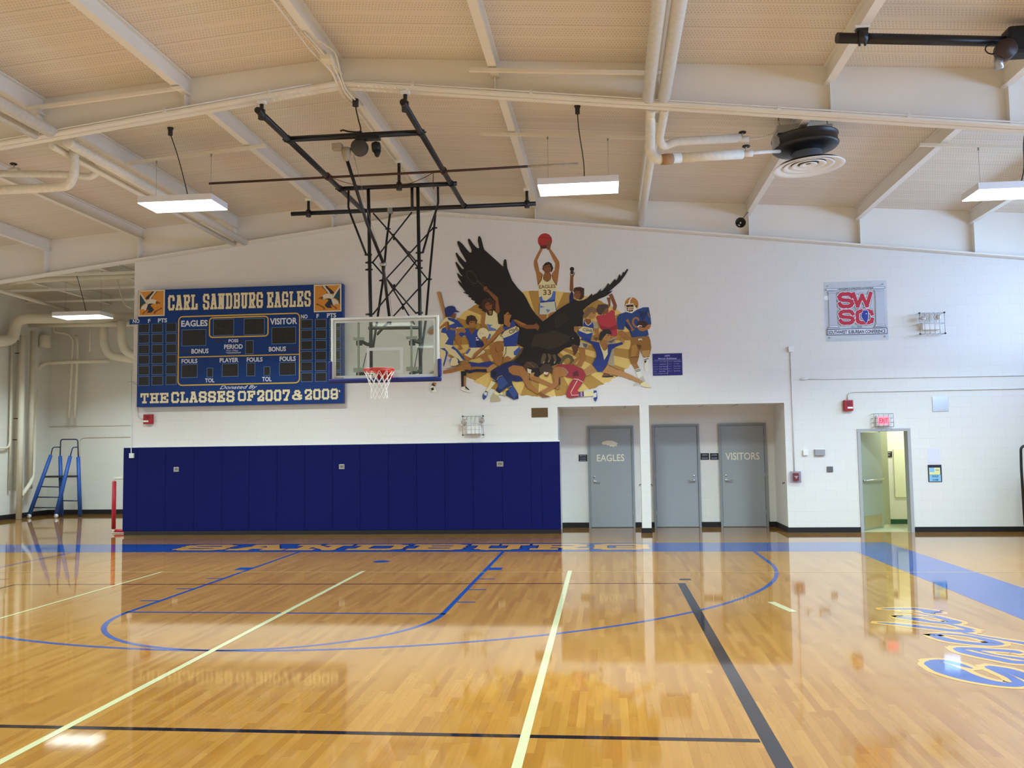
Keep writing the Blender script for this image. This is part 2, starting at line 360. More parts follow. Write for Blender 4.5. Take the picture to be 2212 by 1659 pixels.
def slab_text(mb, body, P0, U, V, mi=0, s=0.09, out=0.0, gap=0.16, asp=None):
    "block letters with slab serifs over the parallelogram P0, U, V; works in letter-height units"
    P0 = Vector(P0); U = Vector(U); V = Vector(V)
    n = len(body); W = U.length/V.length            # width in letter heights
    g = gap*W/n; cw = (W-(n-1)*g)/n                  # width of one letter
    s = min(s, cw*.165)
    for i, ch in enumerate(body):
        x0 = i*(cw+g)
        def M(a, b): return P0+U.normalized()*(V.length*a)+V*b
        bw, bh = cw-2*s, 1-2*s
        lines = [[(x0+s+a*bw, s+b*bh) for a, b in ln] for ln in SLAB[ch]]
        strokes(mb, lines, M, s+out, mi)
# ================================================================== the hall
YW = 2.99            # face of the end wall
YR = 4.23            # back of the locker-room recess
XL, XR, YB, YA = -12.6, 13.2, -24.0, 9.1
def roofz(x): return 7.17-0.077*abs(x-0.05)
def purlz(x): return 6.92-0.077*abs(x-0.05)
WHITE = block_wall('white_block', '#e6e4de')
WHITE_S = block_wall('white_block_side', '#e6e4de', 1)
CREAM = pm('cream_steel', '#e8e4db', 0.5, var=0.05, scale=1.2)
DECK = deck_mat()
WALL_DIM = pm('unseen_wall_dim_tan', '#9c8a70', .6, var=.15, scale=2)  # dark tan added on unseen walls to cut bounce light, no real bleachers
BASE = pm('black_rubber_base', '#17161a', 0.45)
BLACKP = pm('black_pipe_paint', '#15151a', 0.38, var=0.15, scale=12)
GREYD = pm('grey_door_paint', '#9aa1a6', 0.42, var=0.03, scale=2)
GREYF = pm('grey_frame_paint', '#8b9296', 0.42, var=0.03, scale=2)
CHROME = pm('brushed_steel', '#c9c9c6', 0.28, 1.0, var=0.05, scale=30)
GALV = pm('galvanised', '#aeb1b3', 0.4, 0.8, var=0.1, scale=30)
WHITEP = pm('white_gloss', '#ecebe6', 0.4, var=0.03)

# ---- floor and court markings
mb = MB(); mb.box(XL-.3, XR+.3, YB-.3, YA+.3, -.2, 0)
floor = struct('floor', mb, wood_floor(), 'glossy maple sports floor with painted court lines', at=(0,0,0))
F_BLUE = floor_paint('court_blue', '#1a3d7e'); F_GOLD = floor_paint('court_gold', '#b37f2a'); F_BLACK = floor_paint('court_black', '#17151b')
F_PALE = floor_paint('court_pale', '#adaa82'); F_YEL = floor_paint('court_cream', '#a88a58'); F_MAR = floor_paint('court_maroon', '#3b1613')
def fline(mb, p, q, wd, z):
    p = Vector((*p, z)); q = Vector((*q, z)); d = (q-p).normalized(); n = Vector((-d.y, d.x, 0))*wd/2
    mb.poly([p-n, q-n, q+n, p+n])
def farc(mb, c, r, a0, a1, wd, z, n=64):
    o = []; i_ = []
    for k in range(n+1):
        a = a0+(a1-a0)*k/n; u = Vector((math.cos(a), math.sin(a), 0)); cc = Vector((*c, z)); o.append(cc+u*(r+wd/2)); i_.append(cc+u*(r-wd/2))
    for k in range(n): mb.poly([i_[k], i_[k+1], o[k+1], o[k]])
def mark(name, mb, m, label=None):
    o = obj(name, mb, m, floor, at=(0,0,0))
    if label: o['label'] = label
    return o
zb = 0.0006
mb = MB()
# border band: along the baseline and down the right sideline, mitred corner
mb.poly([(-8.5,-.12,zb),(7.62,-.16,zb),(8.5,1.19,zb),(-9.4,1.12,zb)])
mb.poly([(7.62,-.16,zb),(7.72,-6.0,zb),(7.8,-14,zb),(8.72,-14,zb),(8.60,-4.0,zb),(8.5,1.19,zb)])
mb.poly([(-8.5,-.12,zb),(-9.4,1.12,zb),(-9.4,-14,zb),(-8.5,-14,zb)])
mark('border_band', mb, F_BLUE, 'royal blue border band round the court')
lane = MB()
for sx in (-1, 1): fline(lane, (sx*1.80, -.1), (sx*1.80, -5.80), .055, .0009)
fline(lane, (-1.83,-5.78), (1.83,-5.78), .05, .0009)
farc(lane, (0,-5.78), 1.80, math.pi, 2*math.pi, .055, .0009)
for sx in (-1, 1):
    fline(lane, (sx*1.83,-2.25), (sx*2.03,-2.25), .26, .0009)
    for yy in (-3.25,-4.15,-5.05): fline(lane, (sx*1.83,yy), (sx*2.05,yy), .05, .0009)
mark('free_throw_lane', lane, F_BLUE, 'blue lines of the free throw lane and half circle')
tp = MB()
for sx in (-1, 1): fline(tp, (sx*6.0,-.1), (sx*6.0,-1.6), .055, .0009)
farc(tp, (0,-1.6), 6.0, math.pi, 2*math.pi, .055, .0009, 120)
mark('three_point_arc', tp, F_BLUE, 'long blue curve of the three point line')
dot = MB(); dot.poly([(math.cos(a*math.pi/12)*.13, -1.42+math.sin(a*math.pi/12)*.13, .0009) for a in range(24)])
mark('floor_spot', dot, F_BLUE, 'small dark disc under the basket')
vb = MB()
fline(vb, (4.53,-3.58), (4.58,-14.5), .10, .0012); fline(vb, (-4.52,-3.84), (-4.52,-14.5), .05, .0012)
fline(vb, (-12,-9.84), (4.5,-9.79), .06, .0012)
vb.poly([(4.53,-3.33,.0012),(4.68,-3.33,.0012),(4.68,-3.20,.0012),(4.53,-3.20,.0012)])
fline(vb, (-5.15,-3.5), (-5.0,-3.3), .04, .0012)
mark('volleyball_line', vb, F_BLACK, 'black volleyball sideline and attack line')
ve = MB(); fline(ve, (-4.52,-3.84), (4.53,-3.60), .045, .0011)
mark('volleyball_end_line', ve, F_MAR, 'thin dark maroon end line')
pl = MB()
fline(pl, (0.01,-2.5), (0.03,-14.5), .06, .0014); fline(pl, (3.04,-2.45), (3.08,-14.5), .06, .0014); fline(pl, (-3.05,-2.6), (-3.05,-14.5), .045, .0014)
fline(pl, (5.42,-4.95), (5.55,-5.55), .09, .0014)
mark('badminton_line', pl, F_PALE, 'pale yellow badminton court lines')
yl = MB(); fline(yl, (-9.0,-2.66), (9.3,-2.56), .03, .0013)
mark('badminton_end_line', yl, F_YEL, 'thin cream line across the whole court')
# lettering on the baseline band
def ftext_slab(mb, body, x0, x1, y0, y1, z, out, mi=0):
    slab_text(mb, body, (x0,y0,z), (x1-x0,0,0), (0,y1-y0,0), mi, s=0.125, out=out, gap=.13)
lt = MB(); ftext_slab(lt, 'SANDBURG', -4.32, 4.30, .12, 1.02, .0012, 0)
lo = MB(); ftext_slab(lo, 'SANDBURG', -4.32, 4.30, .12, 1.02, .0009, .035)
mark('baseline_lettering', lt, F_GOLD, 'gold slab lettering on the blue baseline band')
mark('baseline_lettering_outline', lo, floor_paint('court_navy', '#151a4a'), 'dark outline of the gold slab lettering')
# script lettering down the right-hand side (traced centre lines, calligraphic widths in metres)
def cr(px, py): return at_z(1880+px/6.663, 1280+py/6.663, 0)
SCRIPT = [
 [(160,235,.02),(300,236,.09),(480,236,.12),(640,236,.09),(780,255,.13),(900,283,.22),(975,293,.12),(988,298,.04)],
 [(440,265,.03),(640,285,.03),(830,322,.04),(960,345,.05),(1100,385,.09)],
 [(400,345,.05),(560,338,.05),(760,345,.04),(950,362,.05),(1100,390,.10),(1220,428,.13),(1080,440,.11),(850,418,.10),(620,385,.11),(450,360,.10),(400,345,.05)],
 [(530,352,.03),(700,378,.04),(830,405,.03)],
 [(95,433,.02),(330,452,.09),(620,482,.12),(900,515,.11),(1150,545,.11),(1330,555,.15),(1480,550,.08)],
 [(1060,440,.05),(1160,462,.04),(1320,500,.07),(1470,542,.10)],
 [(885,612,.05),(1050,596,.05),(1250,608,.07),(1480,640,.07),(1700,690,.11),(1820,736,.12),(1640,745,.11),(1400,725,.11),(1150,690,.12),(980,645,.11),(885,612,.05)],
 [(1330,580,.04),(1600,630,.05),(1900,680,.06),(2212,730,.10),(2600,800,.12)],
 [(1235,800,.06),(1500,812,.11),(1800,830,.09),(2050,850,.11),(2180,878,.05)],
 [(1235,800,.06),(1350,850,.12),(1600,910,.13),(1850,960,.12),(2050,1000,.11),(2260,1010,.1),(2500,1000,.08)],
 [(1510,830,.05),(1800,900,.04),(2212,960,.09),(2420,1000,.1)],
 [(860,985,.05),(950,1030,.20),(1150,1130,.25),(1400,1220,.20),(1700,1290,.14),(1950,1325,.12),(2090,1325,.12),(2135,1300,.09),(2040,1230,.07),(1900,1160,.08),(1750,1090,.09),(1670,1060,.04)],
 [(860,985,.05),(1050,985,.09),(1250,1030,.09),(1470,1095,.02)],
 [(1680,1060,.05),(1950,1110,.11),(2212,1200,.15),(2500,1330,.12)],
]
_rk = [0]
def ribbon(mb, pts, grow, z):
    P = [(cr(a, b), w_) for a, b, w_ in pts]
    # smooth the run
    Q = []
    for i in range(len(P)-1):
        p0 = P[max(i-1,0)][0]; p1 = P[i][0]; p2 = P[i+1][0]; p3 = P[min(i+2,len(P)-1)][0]
        for k in range(5):
            t = k/5; c = 0.5*((2*p1)+(p2-p0)*t+(2*p0-5*p1+4*p2-p3)*t*t+(3*p1-p0-3*p2+p3)*t**3)
            Q.append((c, P[i][1]*(1-t)+P[i+1][1]*t))
    Q.append(P[-1]); L = []; R_ = []
    for i, (c, w_) in enumerate(Q):
        d = (Q[min(i+1,len(Q)-1)][0]-Q[max(i-1,0)][0]); d.z = 0; d.normalize(); n = Vector((-d.y, d.x, 0))*(w_*.5+grow)
        e = d*(grow if i == len(Q)-1 else -grow if i == 0 else 0)
        L.append(Vector((c.x+n.x+e.x, c.y+n.y+e.y, z))); R_.append(Vector((c.x-n.x+e.x, c.y-n.y+e.y, z)))
    _rk[0] += 1; dz = Vector((0,0,_rk[0] % 30*8e-6))
    for i in range(len(Q)-1): mb.poly([R_[i]+dz, R_[i+1]+dz, L[i+1]+dz, L[i]+dz])
sc = MB(); so = MB()
for r in SCRIPT: ribbon(sc, r, 0.0, .0014); ribbon(so, r, .055, .0010)
mark('script_lettering', sc, F_BLUE, 'blue script lettering near the right sideline')
mark('script_outline', so, floor_paint('court_gold_light', '#b98838'), 'gold outline of the blue script lettering')

# ---- ceiling deck
mb = MB(); ys = (YB-.3, YA+.3); xs = (XL-.3, .05, XR+.3)
for a, b in ((0,1),(1,2)):
    v = [(xs[a],ys[0],roofz(xs[a])),(xs[b],ys[0],roofz(xs[b])),(xs[b],ys[1],roofz(xs[b])),(xs[a],ys[1],roofz(xs[a]))]
    mb.hexa(v+[(p[0],p[1],p[2]+.12) for p in v])
struct('ceiling', mb, DECK, 'cream perforated steel deck of the low gabled roof', at=(0,0,0))

# ---- walls
def xz_wall(name, Y0, Y1, pieces, m, label):
    mb = MB()
    for pc in pieces: mb.prism([(x,Y0,z) for x, z in pc], (0,Y1-Y0,0))
    return struct(name, mb, m, label, at=(0,0,0))
def col(x0, x1, z0=0.0):
    p = [(x0,z0),(x1,z0),(x1,roofz(x1))]
    if x0 < .05 < x1: p.append((.05, roofz(.05)))
    return p+[(x0,roofz(x0))]
DX0, DX1, DZ = 8.60, 9.55, 2.0
xz_wall('wall_back', YW, YW+.2, [col(-6.65,2.6), col(2.6,7.17,2.59), col(7.17,DX0), col(DX0,DX1,DZ), col(DX1,XR)], WHITE, 'white painted block end wall of the gym')
mb = MB(); mb.box(-6.65,-6.45,YW+.2,YA,0,6.6); struct('wall_alcove', mb, WHITE_S, 'block side of the left alcove', at=(0,0,0))
mb = MB(); mb.box(XL-.2,XL,YB,YA,0,6.3); struct('wall_left', mb, WHITE_S, 'white block wall along the left side', at=(0,0,0))
xz_wall('wall_alcove_back', YA, YA+.2, [col(XL-.2,-6.45)], WHITE, 'white block wall at the rear of the alcove')
xz_wall('wall_front', YB-.2, YB, [col(XL-.2,XR+.2)], WALL_DIM, 'unseen wall behind the viewer, toned dark tan to cut bounce light')
mb = MB()
mb.box(XR,XR+.2,YB,YW+.2,0,3.8); mb.box(XR,XR+.2,YB,YW+.2,5.3,6.3); mb.box(XR,XR+.2,YB,-15,3.8,5.3); mb.box(XR,XR+.2,2.0,YW+.2,3.8,5.3)
struct('wall_right', mb, WALL_DIM, 'block wall on the right with a high window band', at=(0,0,0))  # out of view; same dark tan holds down the bounce light
mb = MB(); mb.box(2.4,7.37,YR,YR+.2,0,2.75)
struct('wall_recess_back', mb, WHITE, 'white block back of the door recess', at=(0,0,0))
mb = MB(); mb.box(2.4,2.6,YW+.2,YR,0,2.75); struct('wall_recess_left', mb, WHITE_S, 'left cheek of the door recess', at=(0,0,0))
mb = MB(); mb.box(7.17,7.37,YW+.2,YR,0,2.75); struct('wall_recess_right', mb, WHITE_S, 'right cheek of the door recess', at=(0,0,0))
mb = MB(); mb.box(2.6,7.17,YW+.2,YR,2.59,2.75)
rc = struct('trim_recess_ceiling', mb, WHITEP, 'panelled ceiling of the door recess')
mb = MB()
for x in (3.3,4.0,4.9,5.6,6.3): mb.box(x-.006,x+.006,YW+.22,YR-.02,2.586,2.5905)
obj('ceiling_joint', mb, pm('joint_grey','#8a857c',.7), rc)  # grey strips marking the panel joints
mb = MB(); mb.bevbox(4.28,4.47,YW,YW+.22,0,2.59,.008)
pil = struct('column', mb, WHITE, 'narrow white block pillar standing in the door recess')
# baseboards
def base(name, x0, x1, y, label, h=.1, t=.015):
    mb = MB(); mb.box(x0,x1,y-t,y,0,h); return struct(name, mb, BASE, label)
base('baseboard_back_center', 7.17, 8.565, YW, 'black base strip between recess and exit door')
base('baseboard_back_right', 9.585, XR, YW, 'black base strip right of the exit door')
base('baseboard_recess_a', 2.6, 3.18, YR, 'black base strip left of the first grey door', .11)
base('baseboard_recess_b', 4.18, 4.59, YR, 'black base strip behind the pillar', .11)
base('baseboard_recess_c', 5.59, 6.0, YR, 'black base strip between second and third grey doors', .11)
base('baseboard_recess_d', 7.0, 7.17, YR, 'black base strip right of the third grey door', .11)
mb = MB(); mb.box(7.155,7.17,YW-.015,YR-.015,0,.11); struct('baseboard_recess_side', mb, BASE, 'black base strip on the right cheek of the recess')
mb = MB(); mb.box(4.265,4.485,YW-.02,YW+.24,0,.10); struct('baseboard_pillar', mb, BASE, 'black base wrapped round the recess pillar')
base('baseboard_alcove_back', XL, -6.65, YA, 'black base strip at the rear of the alcove', .13)
mb = MB(); mb.box(XL,XL+.015,YB,YA-.015,0,.13); struct('baseboard_left', mb, BASE, 'black base strip of the left wall')

# ---- roof steel
def girder(y_web, y0, y1, zf, slope, x0, x1, label, plates):
    "rafter with a bottom flange that falls faster than the roof"
    mb = MB()
    def fz(x): return zf-slope*abs(x-.05)
    for a, b in ((x0,.05),(.05,x1)):
        for yy0, yy1, za, zb_ in ((y_web-.008,y_web+.008,0,None),(y0,y1,0,.028)):
            v0 = [(a,yy0,fz(a)),(b,yy0,fz(b)),(b,yy1,fz(b)),(a,yy1,fz(a))]
            if zb_ is None: v1 = [(a,yy0,roofz(a)),(b,yy0,roofz(b)),(b,yy1,roofz(b)),(a,yy1,roofz(a))]
            else: v1 = [(p[0],p[1],p[2]+zb_) for p in v0]
            mb.hexa(v0+v1)
    o = struct('ceiling_beam', mb, CREAM, label)
    st = MB()
    for x in plates:
        for y in (y0+.01,) if y1 > 2.9 else (y0+.01, y_web+.01):
            yy = (y, y_web-.009) if y < y_web else (y_web+.009, y1-.01)
            st.hexa([(x-.006,yy[0],fz(x)+.029),(x+.006,yy[0],fz(x)+.029),(x+.006,yy[1],fz(x)+.029),(x-.006,yy[1],fz(x)+.029),
                     (x-.006,yy[0],roofz(x)-.26),(x+.006,yy[0],roofz(x)-.26),(x+.006,yy[1],roofz(x)-.26),(x-.006,yy[1],roofz(x)-.26)])
    obj('stiffener_plate', st, CREAM, o)
    # bolt rows beside the splice of the ridge
    bl = MB()
    for sx in (-1, 1):
        for k in range(9):
            for yy in (y0+.05, y1-.05):
                x = .05+sx*(.28+.085*k); bl.lathe((x,yy,fz(x)-.012), [(.001,0),(.016,0),(.018,.012)], 8)
    obj('splice_bolt', bl, CREAM, o)
    return o
PX = [-10.8,-8.63,-6.46,-4.29,-2.12,.05,2.22,4.39,6.56,8.73,10.9]
girder(2.93, 2.76, 2.985, 6.725, .118, XL, XR, 'cream roof girder lying against the end wall', PX)
girder(-3.81, -3.93, -3.69, 6.775, .121, XL, XR, 'cream roof girder spanning the hall in front of the basketball frame', PX)
for gy, lb in ((-10.47,'cream roof girder overhead, nearer than the picture edge'),(-17.1,'cream roof girder behind the viewer')): girder(gy, gy-.12, gy+.12, 6.775, .121, XL, XR, lb, PX)
def purlin(x, y0, y1, label):
    mb = MB(); z = purlz(x); zt = roofz(x)
    mb.box(x-.055,x+.055,y0,y1,z,z+.016); mb.box(x-.005,x+.005,y0,y1,z+.016,zt); mb.box(x-.055,x+.055,y0,y1,zt-.02,zt)
    o = struct('ceiling_beam', mb, CREAM, label)
    return o
ORD = ['first','second','third','fourth','fifth','sixth','seventh','eighth','ninth','tenth','eleventh']
for i, x in enumerate(PX):
    nm = 'ridge' if i == 5 else ORD[i]
    purlin(x, -3.802, 2.922, 'cream roof purlin of the far bay, %s from the left' % nm if i != 5 else 'cream ridge purlin of the far bay above the basketball frame')
    purlin(x, -10.46, -3.818, 'cream roof purlin of the near bay, %s from the left' % nm if i != 5 else 'cream ridge purlin of the near bay carrying the cable bundle')
    purlin(x, YB, -10.48, 'cream roof purlin behind the picture edge, %s from the left' % nm)
for i, x in enumerate(PX[:2]): purlin(x, 2.95, YA, 'cream roof purlin in the alcove, %s from the left' % ORD[i])
mb = MB()
for y in (4.3,6.1,7.9): mb.box(XL,-6.66,y-.035,y+.035,5.98,6.03)
struct('ceiling_beam', mb, CREAM, 'cream cross channels under the alcove roof')

# ---- padded wall
PADM = pm('royal_blue_vinyl', '#0b1250', 0.6, spec=.12, var=0.03, scale=3, bump=.05, bscale=300)
PADE = [265.5,296,357,418.5,479,538,598,658,718,778,838.5,900,961,1022,1085,1147,1170.5,1210.5]
YP = 2.935
for i in range(len(PADE)-1):
    x0 = at_y(PADE[i],1050,YP).x; x1 = at_y(PADE[i+1],1050,YP).x
    mb = MB(); mb.bevbox(x0+.002,x1-.002,YP,YW-.002,.085,1.875,.006)
    side = ('leftmost panel' if i == 0 else 'rightmost panel' if i == len(PADE)-2 else '%s panel from the left' % (ORD+['twelfth','thirteenth','fourteenth','fifteenth','sixteenth','seventeenth'])[i])
    tag(obj('wall_pad', mb, PADM), 'royal blue vinyl wall pad below the scoreboard and hoop, '+side, 'wall pad', 'blue wall pads of the end wall')
xa, xb = at_y(265.5,1050,YP).x, at_y(1210.5,1050,YP).x
mb = MB(); mb.box(xa+.04,xb,YP-.005,YW,0,.083); struct('baseboard_pads', mb, BASE, 'black base strip under the blue wall pads')
mb = MB(); mb.box(xa+.1,xb,YW-.03,YW-.003,1.877,1.905); struct('trim_pads', mb, WHITEP, 'white nailing strip above the wall pads')

# ---- doors in the recess
WLET = pm('white_vinyl_letters', '#e8e3cf', .5, var=.02)
def handle(par, x, z, sgn, yf):
    mb = MB(); mb.lathe((x,yf,z), [(.001,-.012),(.03,-.012),(.032,0)], 20, axis='y'); mb.tube([(x,yf-.01,z),(x,yf-.05,z),(x+sgn*.02,yf-.055,z),(x+sgn*.12,yf-.05,z)], .011, 10)
    obj('door_handle', mb, CHROME, par)
    mb = MB(); mb.lathe((x,yf,z+.1), [(.001,-.01),(.024,-.01),(.026,0)], 20, axis='y'); obj('lock_cylinder', mb, CHROME, par)
def door(name, x0, x1, ztop, hside, label):
    fr = .045; mb = MB(); yf = YR-.03
    mb.box(x0,x0+fr,YR-.05,YR,0,ztop); mb.box(x1-fr,x1,YR-.05,YR,0,ztop); mb.box(x0+fr,x1-fr,YR-.05,YR,ztop-fr,ztop)
    d = thing(name, label, 'door', ((x0+x1)/2, YR-.03, 0), kind='structure')
    obj('door_frame', mb, GREYF, d)
    mb = MB(); mb.bevbox(x0+fr+.004,x1-fr-.004,YR-.028,YR-.002,.012,ztop-fr-.004,.003); obj('door_leaf', mb, GREYD, d)
    hx = x0+fr+.09 if hside < 0 else x1-fr-.09
    handle(d, hx, 1.0, -hside, YR-.028)
    mb = MB()
    for z in (.3,1.1,1.9):
        q = x1-fr if hside < 0 else x0+fr
        mb.tube([(q,YR-.034,z-.05),(q,YR-.034,z+.05)], .008, 8)
    obj('hinge', mb, CHROME, d)
    return d
d1 = door('door_1', 3.18, 4.18, 2.205, -1, 'grey steel door with white lettering and bird head, left of the recess pillar')
d2 = door('door_2', 4.59, 5.59, 2.215, 1, 'plain grey steel door just right of the recess pillar')
d3 = door('door_3', 6.0, 7.0, 2.215, -1, 'grey steel door with white lettering at the right of the recess')
yl_ = YR-.0295
mb = MB(); wtext(mb, 'EAGLES', 1289.5,981.5,1348.5,996.5, yl_, bold=.012); obj('door_lettering', mb, WLET, d1)
mb = MB(); wtext(mb, 'VISITORS', 1567,977.5,1640.5,993.5, yl_, bold=.012); obj('door_lettering', mb, WLET, d3)
HEADP = [(492,440),(500,428),(520,422),(545,416),(585,418),(610,428),(638,442),(622,452),(628,468),(606,464),(596,476),(580,466),(566,472),(556,458),(545,462),(530,452),(515,455),(505,450),(496,452)]
mb = MB(); mb.poly([at_y(1180+a/4.0963, 850+b/4.0963, yl_) for a, b in HEADP]); obj('bird_head_decal', mb, WLET, d1)

# ---- exit door and the corridor beyond
CORR = pm('corridor_yellow_paint', '#e9ead2', .5, var=.03); CFLOOR = pm('corridor_tile', '#c9cfa6', .15, var=.1, scale=2); GRN = pm('green_base', '#1f5a35', .4)
mb = MB(); mb.box(8.3,12.2,4.72,4.82,0,2.6); struct('wall_corridor', mb, CORR, 'pale yellow block wall of the corridor behind the exit door')
mb = MB(); mb.box(8.2,8.3,YW+.2,4.82,0,2.6); struct('wall_corridor_left', mb, CORR, 'left end of the corridor behind the exit door')
mb = MB(); mb.box(12.2,12.3,YW+.2,4.82,0,2.6); struct('wall_corridor_right', mb, CORR, 'right end of the corridor behind the exit door')
mb = MB(); mb.box(8.3,12.2,YW+.2,4.72,2.6,2.7); struct('trim_corridor_ceiling', mb, WHITEP, 'white corridor ceiling behind the exit door')
mb = MB(); mb.box(8.3,12.2,YW+.05,4.72,.0005,.004); struct('trim_corridor_floor', mb, CFLOOR, 'pale green tiled corridor floor behind the exit door')
mb = MB(); mb.box(8.3,12.2,4.70,4.72,.004,.105); struct('baseboard_corridor', mb, GRN, 'dark green corridor base strip')
d4 = thing('door_4', 'grey framed exit doorway standing open to the yellow corridor', 'door', ((DX0+DX1)/2, YW, 0), kind='structure')
mb = MB()
for x0, x1, z0, z1 in ((8.565,8.625,0,2.04),(9.525,9.585,0,2.04),(8.625,9.525,1.985,2.04)): mb.box(x0,x1,YW-.02,YW+.21,z0,z1)
obj('door_frame', mb, pm('pale_grey_frame','#a9abae',.42,var=.03), d4)
hx, hy = 8.64, YW+.2
ex, ey = at_y(1904,1040,3.95).x, 3.95
dv = Vector((ex-hx, ey-hy, 0)).normalized(); nv = Vector((dv.y,-dv.x,0)); W4 = math.hypot(ex-hx, ey-hy)
LEAF = pm('olive_grey_door','#8f9a86',.42,var=.03)
mb = MB(); mb.bar((hx,hy,1.0), (ex,ey,1.0), .044, 1.95); obj('door_leaf', mb, LEAF, d4)
mb = MB()
p = Vector((hx,hy,0)); a_ = p+dv*.1*W4+nv*.07; b_ = p+dv*.95*W4+nv*.07
mb.tube([a_+Vector((0,0,1.0)), b_+Vector((0,0,1.0))], .018, 10); 
for q in (a_, b_): mb.tube([q+Vector((0,0,1.0)), q-nv*.05+Vector((0,0,1.0))], .02, 10)
obj('push_bar', mb, CHROME, d4)
mb = MB(); mb.bar(p+dv*.1*W4+nv*.025+Vector((0,0,.17)), p+dv*.9*W4+nv*.025+Vector((0,0,.17)), .004, .24); obj('kick_plate', mb, pm('brass_kick','#b8ad84',.35,.6), d4)
# inner jamb of the corridor door seen beyond the leaf
mb = MB(); x0 = at_y(1904,1040,4.7).x; x1 = at_y(1919,1040,4.7).x; mb.box(x0,x1,4.66,4.72,0,2.3); struct('trim_corridor_jamb', mb, pm('olive_jamb','#a9b088',.5), 'olive door jamb on the corridor wall')
mb = MB(); x0,z0,x1,z1 = wrect(1908.5,975,1927,987.5,4.70); mb.bevbox(x0,x1,4.70,4.719,z0,z1,.003); sg = obj('corridor_sign', mb, pm('sign_black','#191c1c',.4)); tag(sg, 'small black room sign on the yellow corridor wall', 'sign')
mb = MB(); fit_text(mb, 'TRAINING', (x0+.03,4.699,z0+.085), (x1-x0-.06,0,0),(0,0,.03)); fit_text(mb, 'ROOM', (x0+.05,4.699,z0+.03), (x1-x0-.1,0,0),(0,0,.03)); obj('lettering', mb, WLET, sg)
mb = MB(); x0,z0,x1,z1 = wrect(1932,970,2005,1074,4.69); mb.bevbox(x0,x1,4.69,4.719,z0,z1,.006); tag(obj('corridor_board', mb, pm('board_cream','#ecefc4',.35)), 'large pale notice board on the corridor wall', 'notice board')
# ================================================================== fluorescent fixtures
DIFF = emit('lit_diffuser', '#f0fffb', LAMP_E)
HOUS = pm('fixture_white', '#e4e4e8', .4)
CORD = pm('black_cord', '#241d18', .6)
def fixture(x, y, z, label, wires=True, bar_z=None, power=1.0, group='suspended fluorescent lights'):
    t = thing('fluorescent_light', label, 'ceiling light', (x,y,z), group)
    L, W = 1.24, .62
    mb = MB(); mb.box(x-L/2,x+L/2,y-W/2,y-W/2+.012,z+.012,z+.10); mb.box(x-L/2,x+L/2,y+W/2-.012,y+W/2,z+.012,z+.10)
    mb.box(x-L/2,x-L/2+.012,y-W/2+.012,y+W/2-.012,z+.012,z+.10); mb.box(x+L/2-.012,x+L/2,y-W/2+.012,y+W/2-.012,z+.012,z+.10)
    mb.box(x-L/2,x+L/2,y-W/2,y+W/2,z+.10,z+.112)
    obj('housing', mb, HOUS, t)
    mb = MB(); mb.box(x-L/2+.004,x+L/2-.004,y-W/2+.004,y+W/2-.004,z,z+.011); obj('diffuser', mb, DIFF, t)
    l = bpy.data.lights.new('tube_light', 'AREA'); l.shape = 'RECTANGLE'; l.size = L-.03; l.size_y = W-.03; l.energy = LAMP_W*(power if power else 1); l.color = (.765, .96, 1.0); l.spread = math.radians(133)
    lo_ = bpy.data.objects.new('tube_light', l); lo_.location = (0,0,-.004); COL.objects.link(lo_); lo_.parent = t
    if wires and bar_z:
        for sx in (-1, 1):
            mb = MB(); xx = x+sx*.47; zt = bar_z(xx)
            mb.tube([(xx,y,z+.112),(xx,y,zt)], .0025, 6); mb.lathe((xx,y,zt-.02), [(.001,-.05),(.012,-.04),(.012,0),(.001,.01)], 8); obj('hanging_wire', mb, pm('thin_wire','#8f8a82',.5,.5), t)
        mb = MB(); xt = x+.02; zt = roofz(xt)-.004; pts = []
        for k in range(11):
            s = k/10; pts.append((xt+.10*math.sin(s*2.4)*s, y-.5*(1-s)+.08*math.sin(s*5)*(1-s), zt-.1+(z+.115-zt+.1)*s))
        mb.tube(pts, .008, 8); mb.lathe((xt,y-.5,zt-.12), [(.001,0),(.035,0),(.035,.08),(.05,.12)], 12); obj('power_cord', mb, CORD, t)
    return t
def fbar(x):  # strut channel under the purlins
    return purlz(x)-.045
YL = -1.75
FX = [(-3.2,'left'),(3.25,'middle'),(9.75,'right')]
fixture(-3.2, YL, 5.78, 'lit white fluorescent box hanging left of the basketball frame', True, fbar)
fixture(3.25, YL, 5.78, 'lit white fluorescent box hanging above the mural, right of the basketball frame', True, fbar)
fixture(9.68, YL, 5.42, 'lit white fluorescent box cut by the right picture edge', True, fbar)
n = 0
for y in (-8.4,-15.05,-21.7):
    for x, nm in ((-9.65,'far left'),(-3.2,'left'),(3.25,'middle'),(9.7,'right')):
        zz = 5.75 if abs(x) < 5 else 5.45
        fixture(x, y, zz, 'lit fluorescent box overhead out of frame, %s column, %.0f m before the wall' % (nm, 3-y), False)
fixture(-9.65, YL, 5.45, 'lit fluorescent box left of the picture edge in the far row', True, fbar)
fixture(-9.33, 5.4, 5.14, 'lit white fluorescent box hanging in the left alcove', True, lambda x: 6.3, power=.6)
STRUT = pm('white_strut', '#e6dfd0', .5)
def strut(x0, x1, y, label):
    mb = MB(); z0, z1 = purlz(x0)-.045, purlz(x1)-.045
    if x0 < 0 < x1: mb.bar((x0,y,z0),(x1,y,z1),.05,.045)
    else: mb.bar((x0,y,z0),(x1,y,z1),.05,.045)
    o = obj('strut_channel', mb, STRUT); tag(o, label, 'support rail', 'light support rails under the purlins'); return o
strut(-4.22,-1.8, YL, 'white rail under the purlins carrying the left hanging light')
strut(1.72,4.80, YL, 'white rail under the purlins carrying the middle hanging light')
strut(8.37,11.2, YL, 'white rail under the purlins carrying the right hanging light')
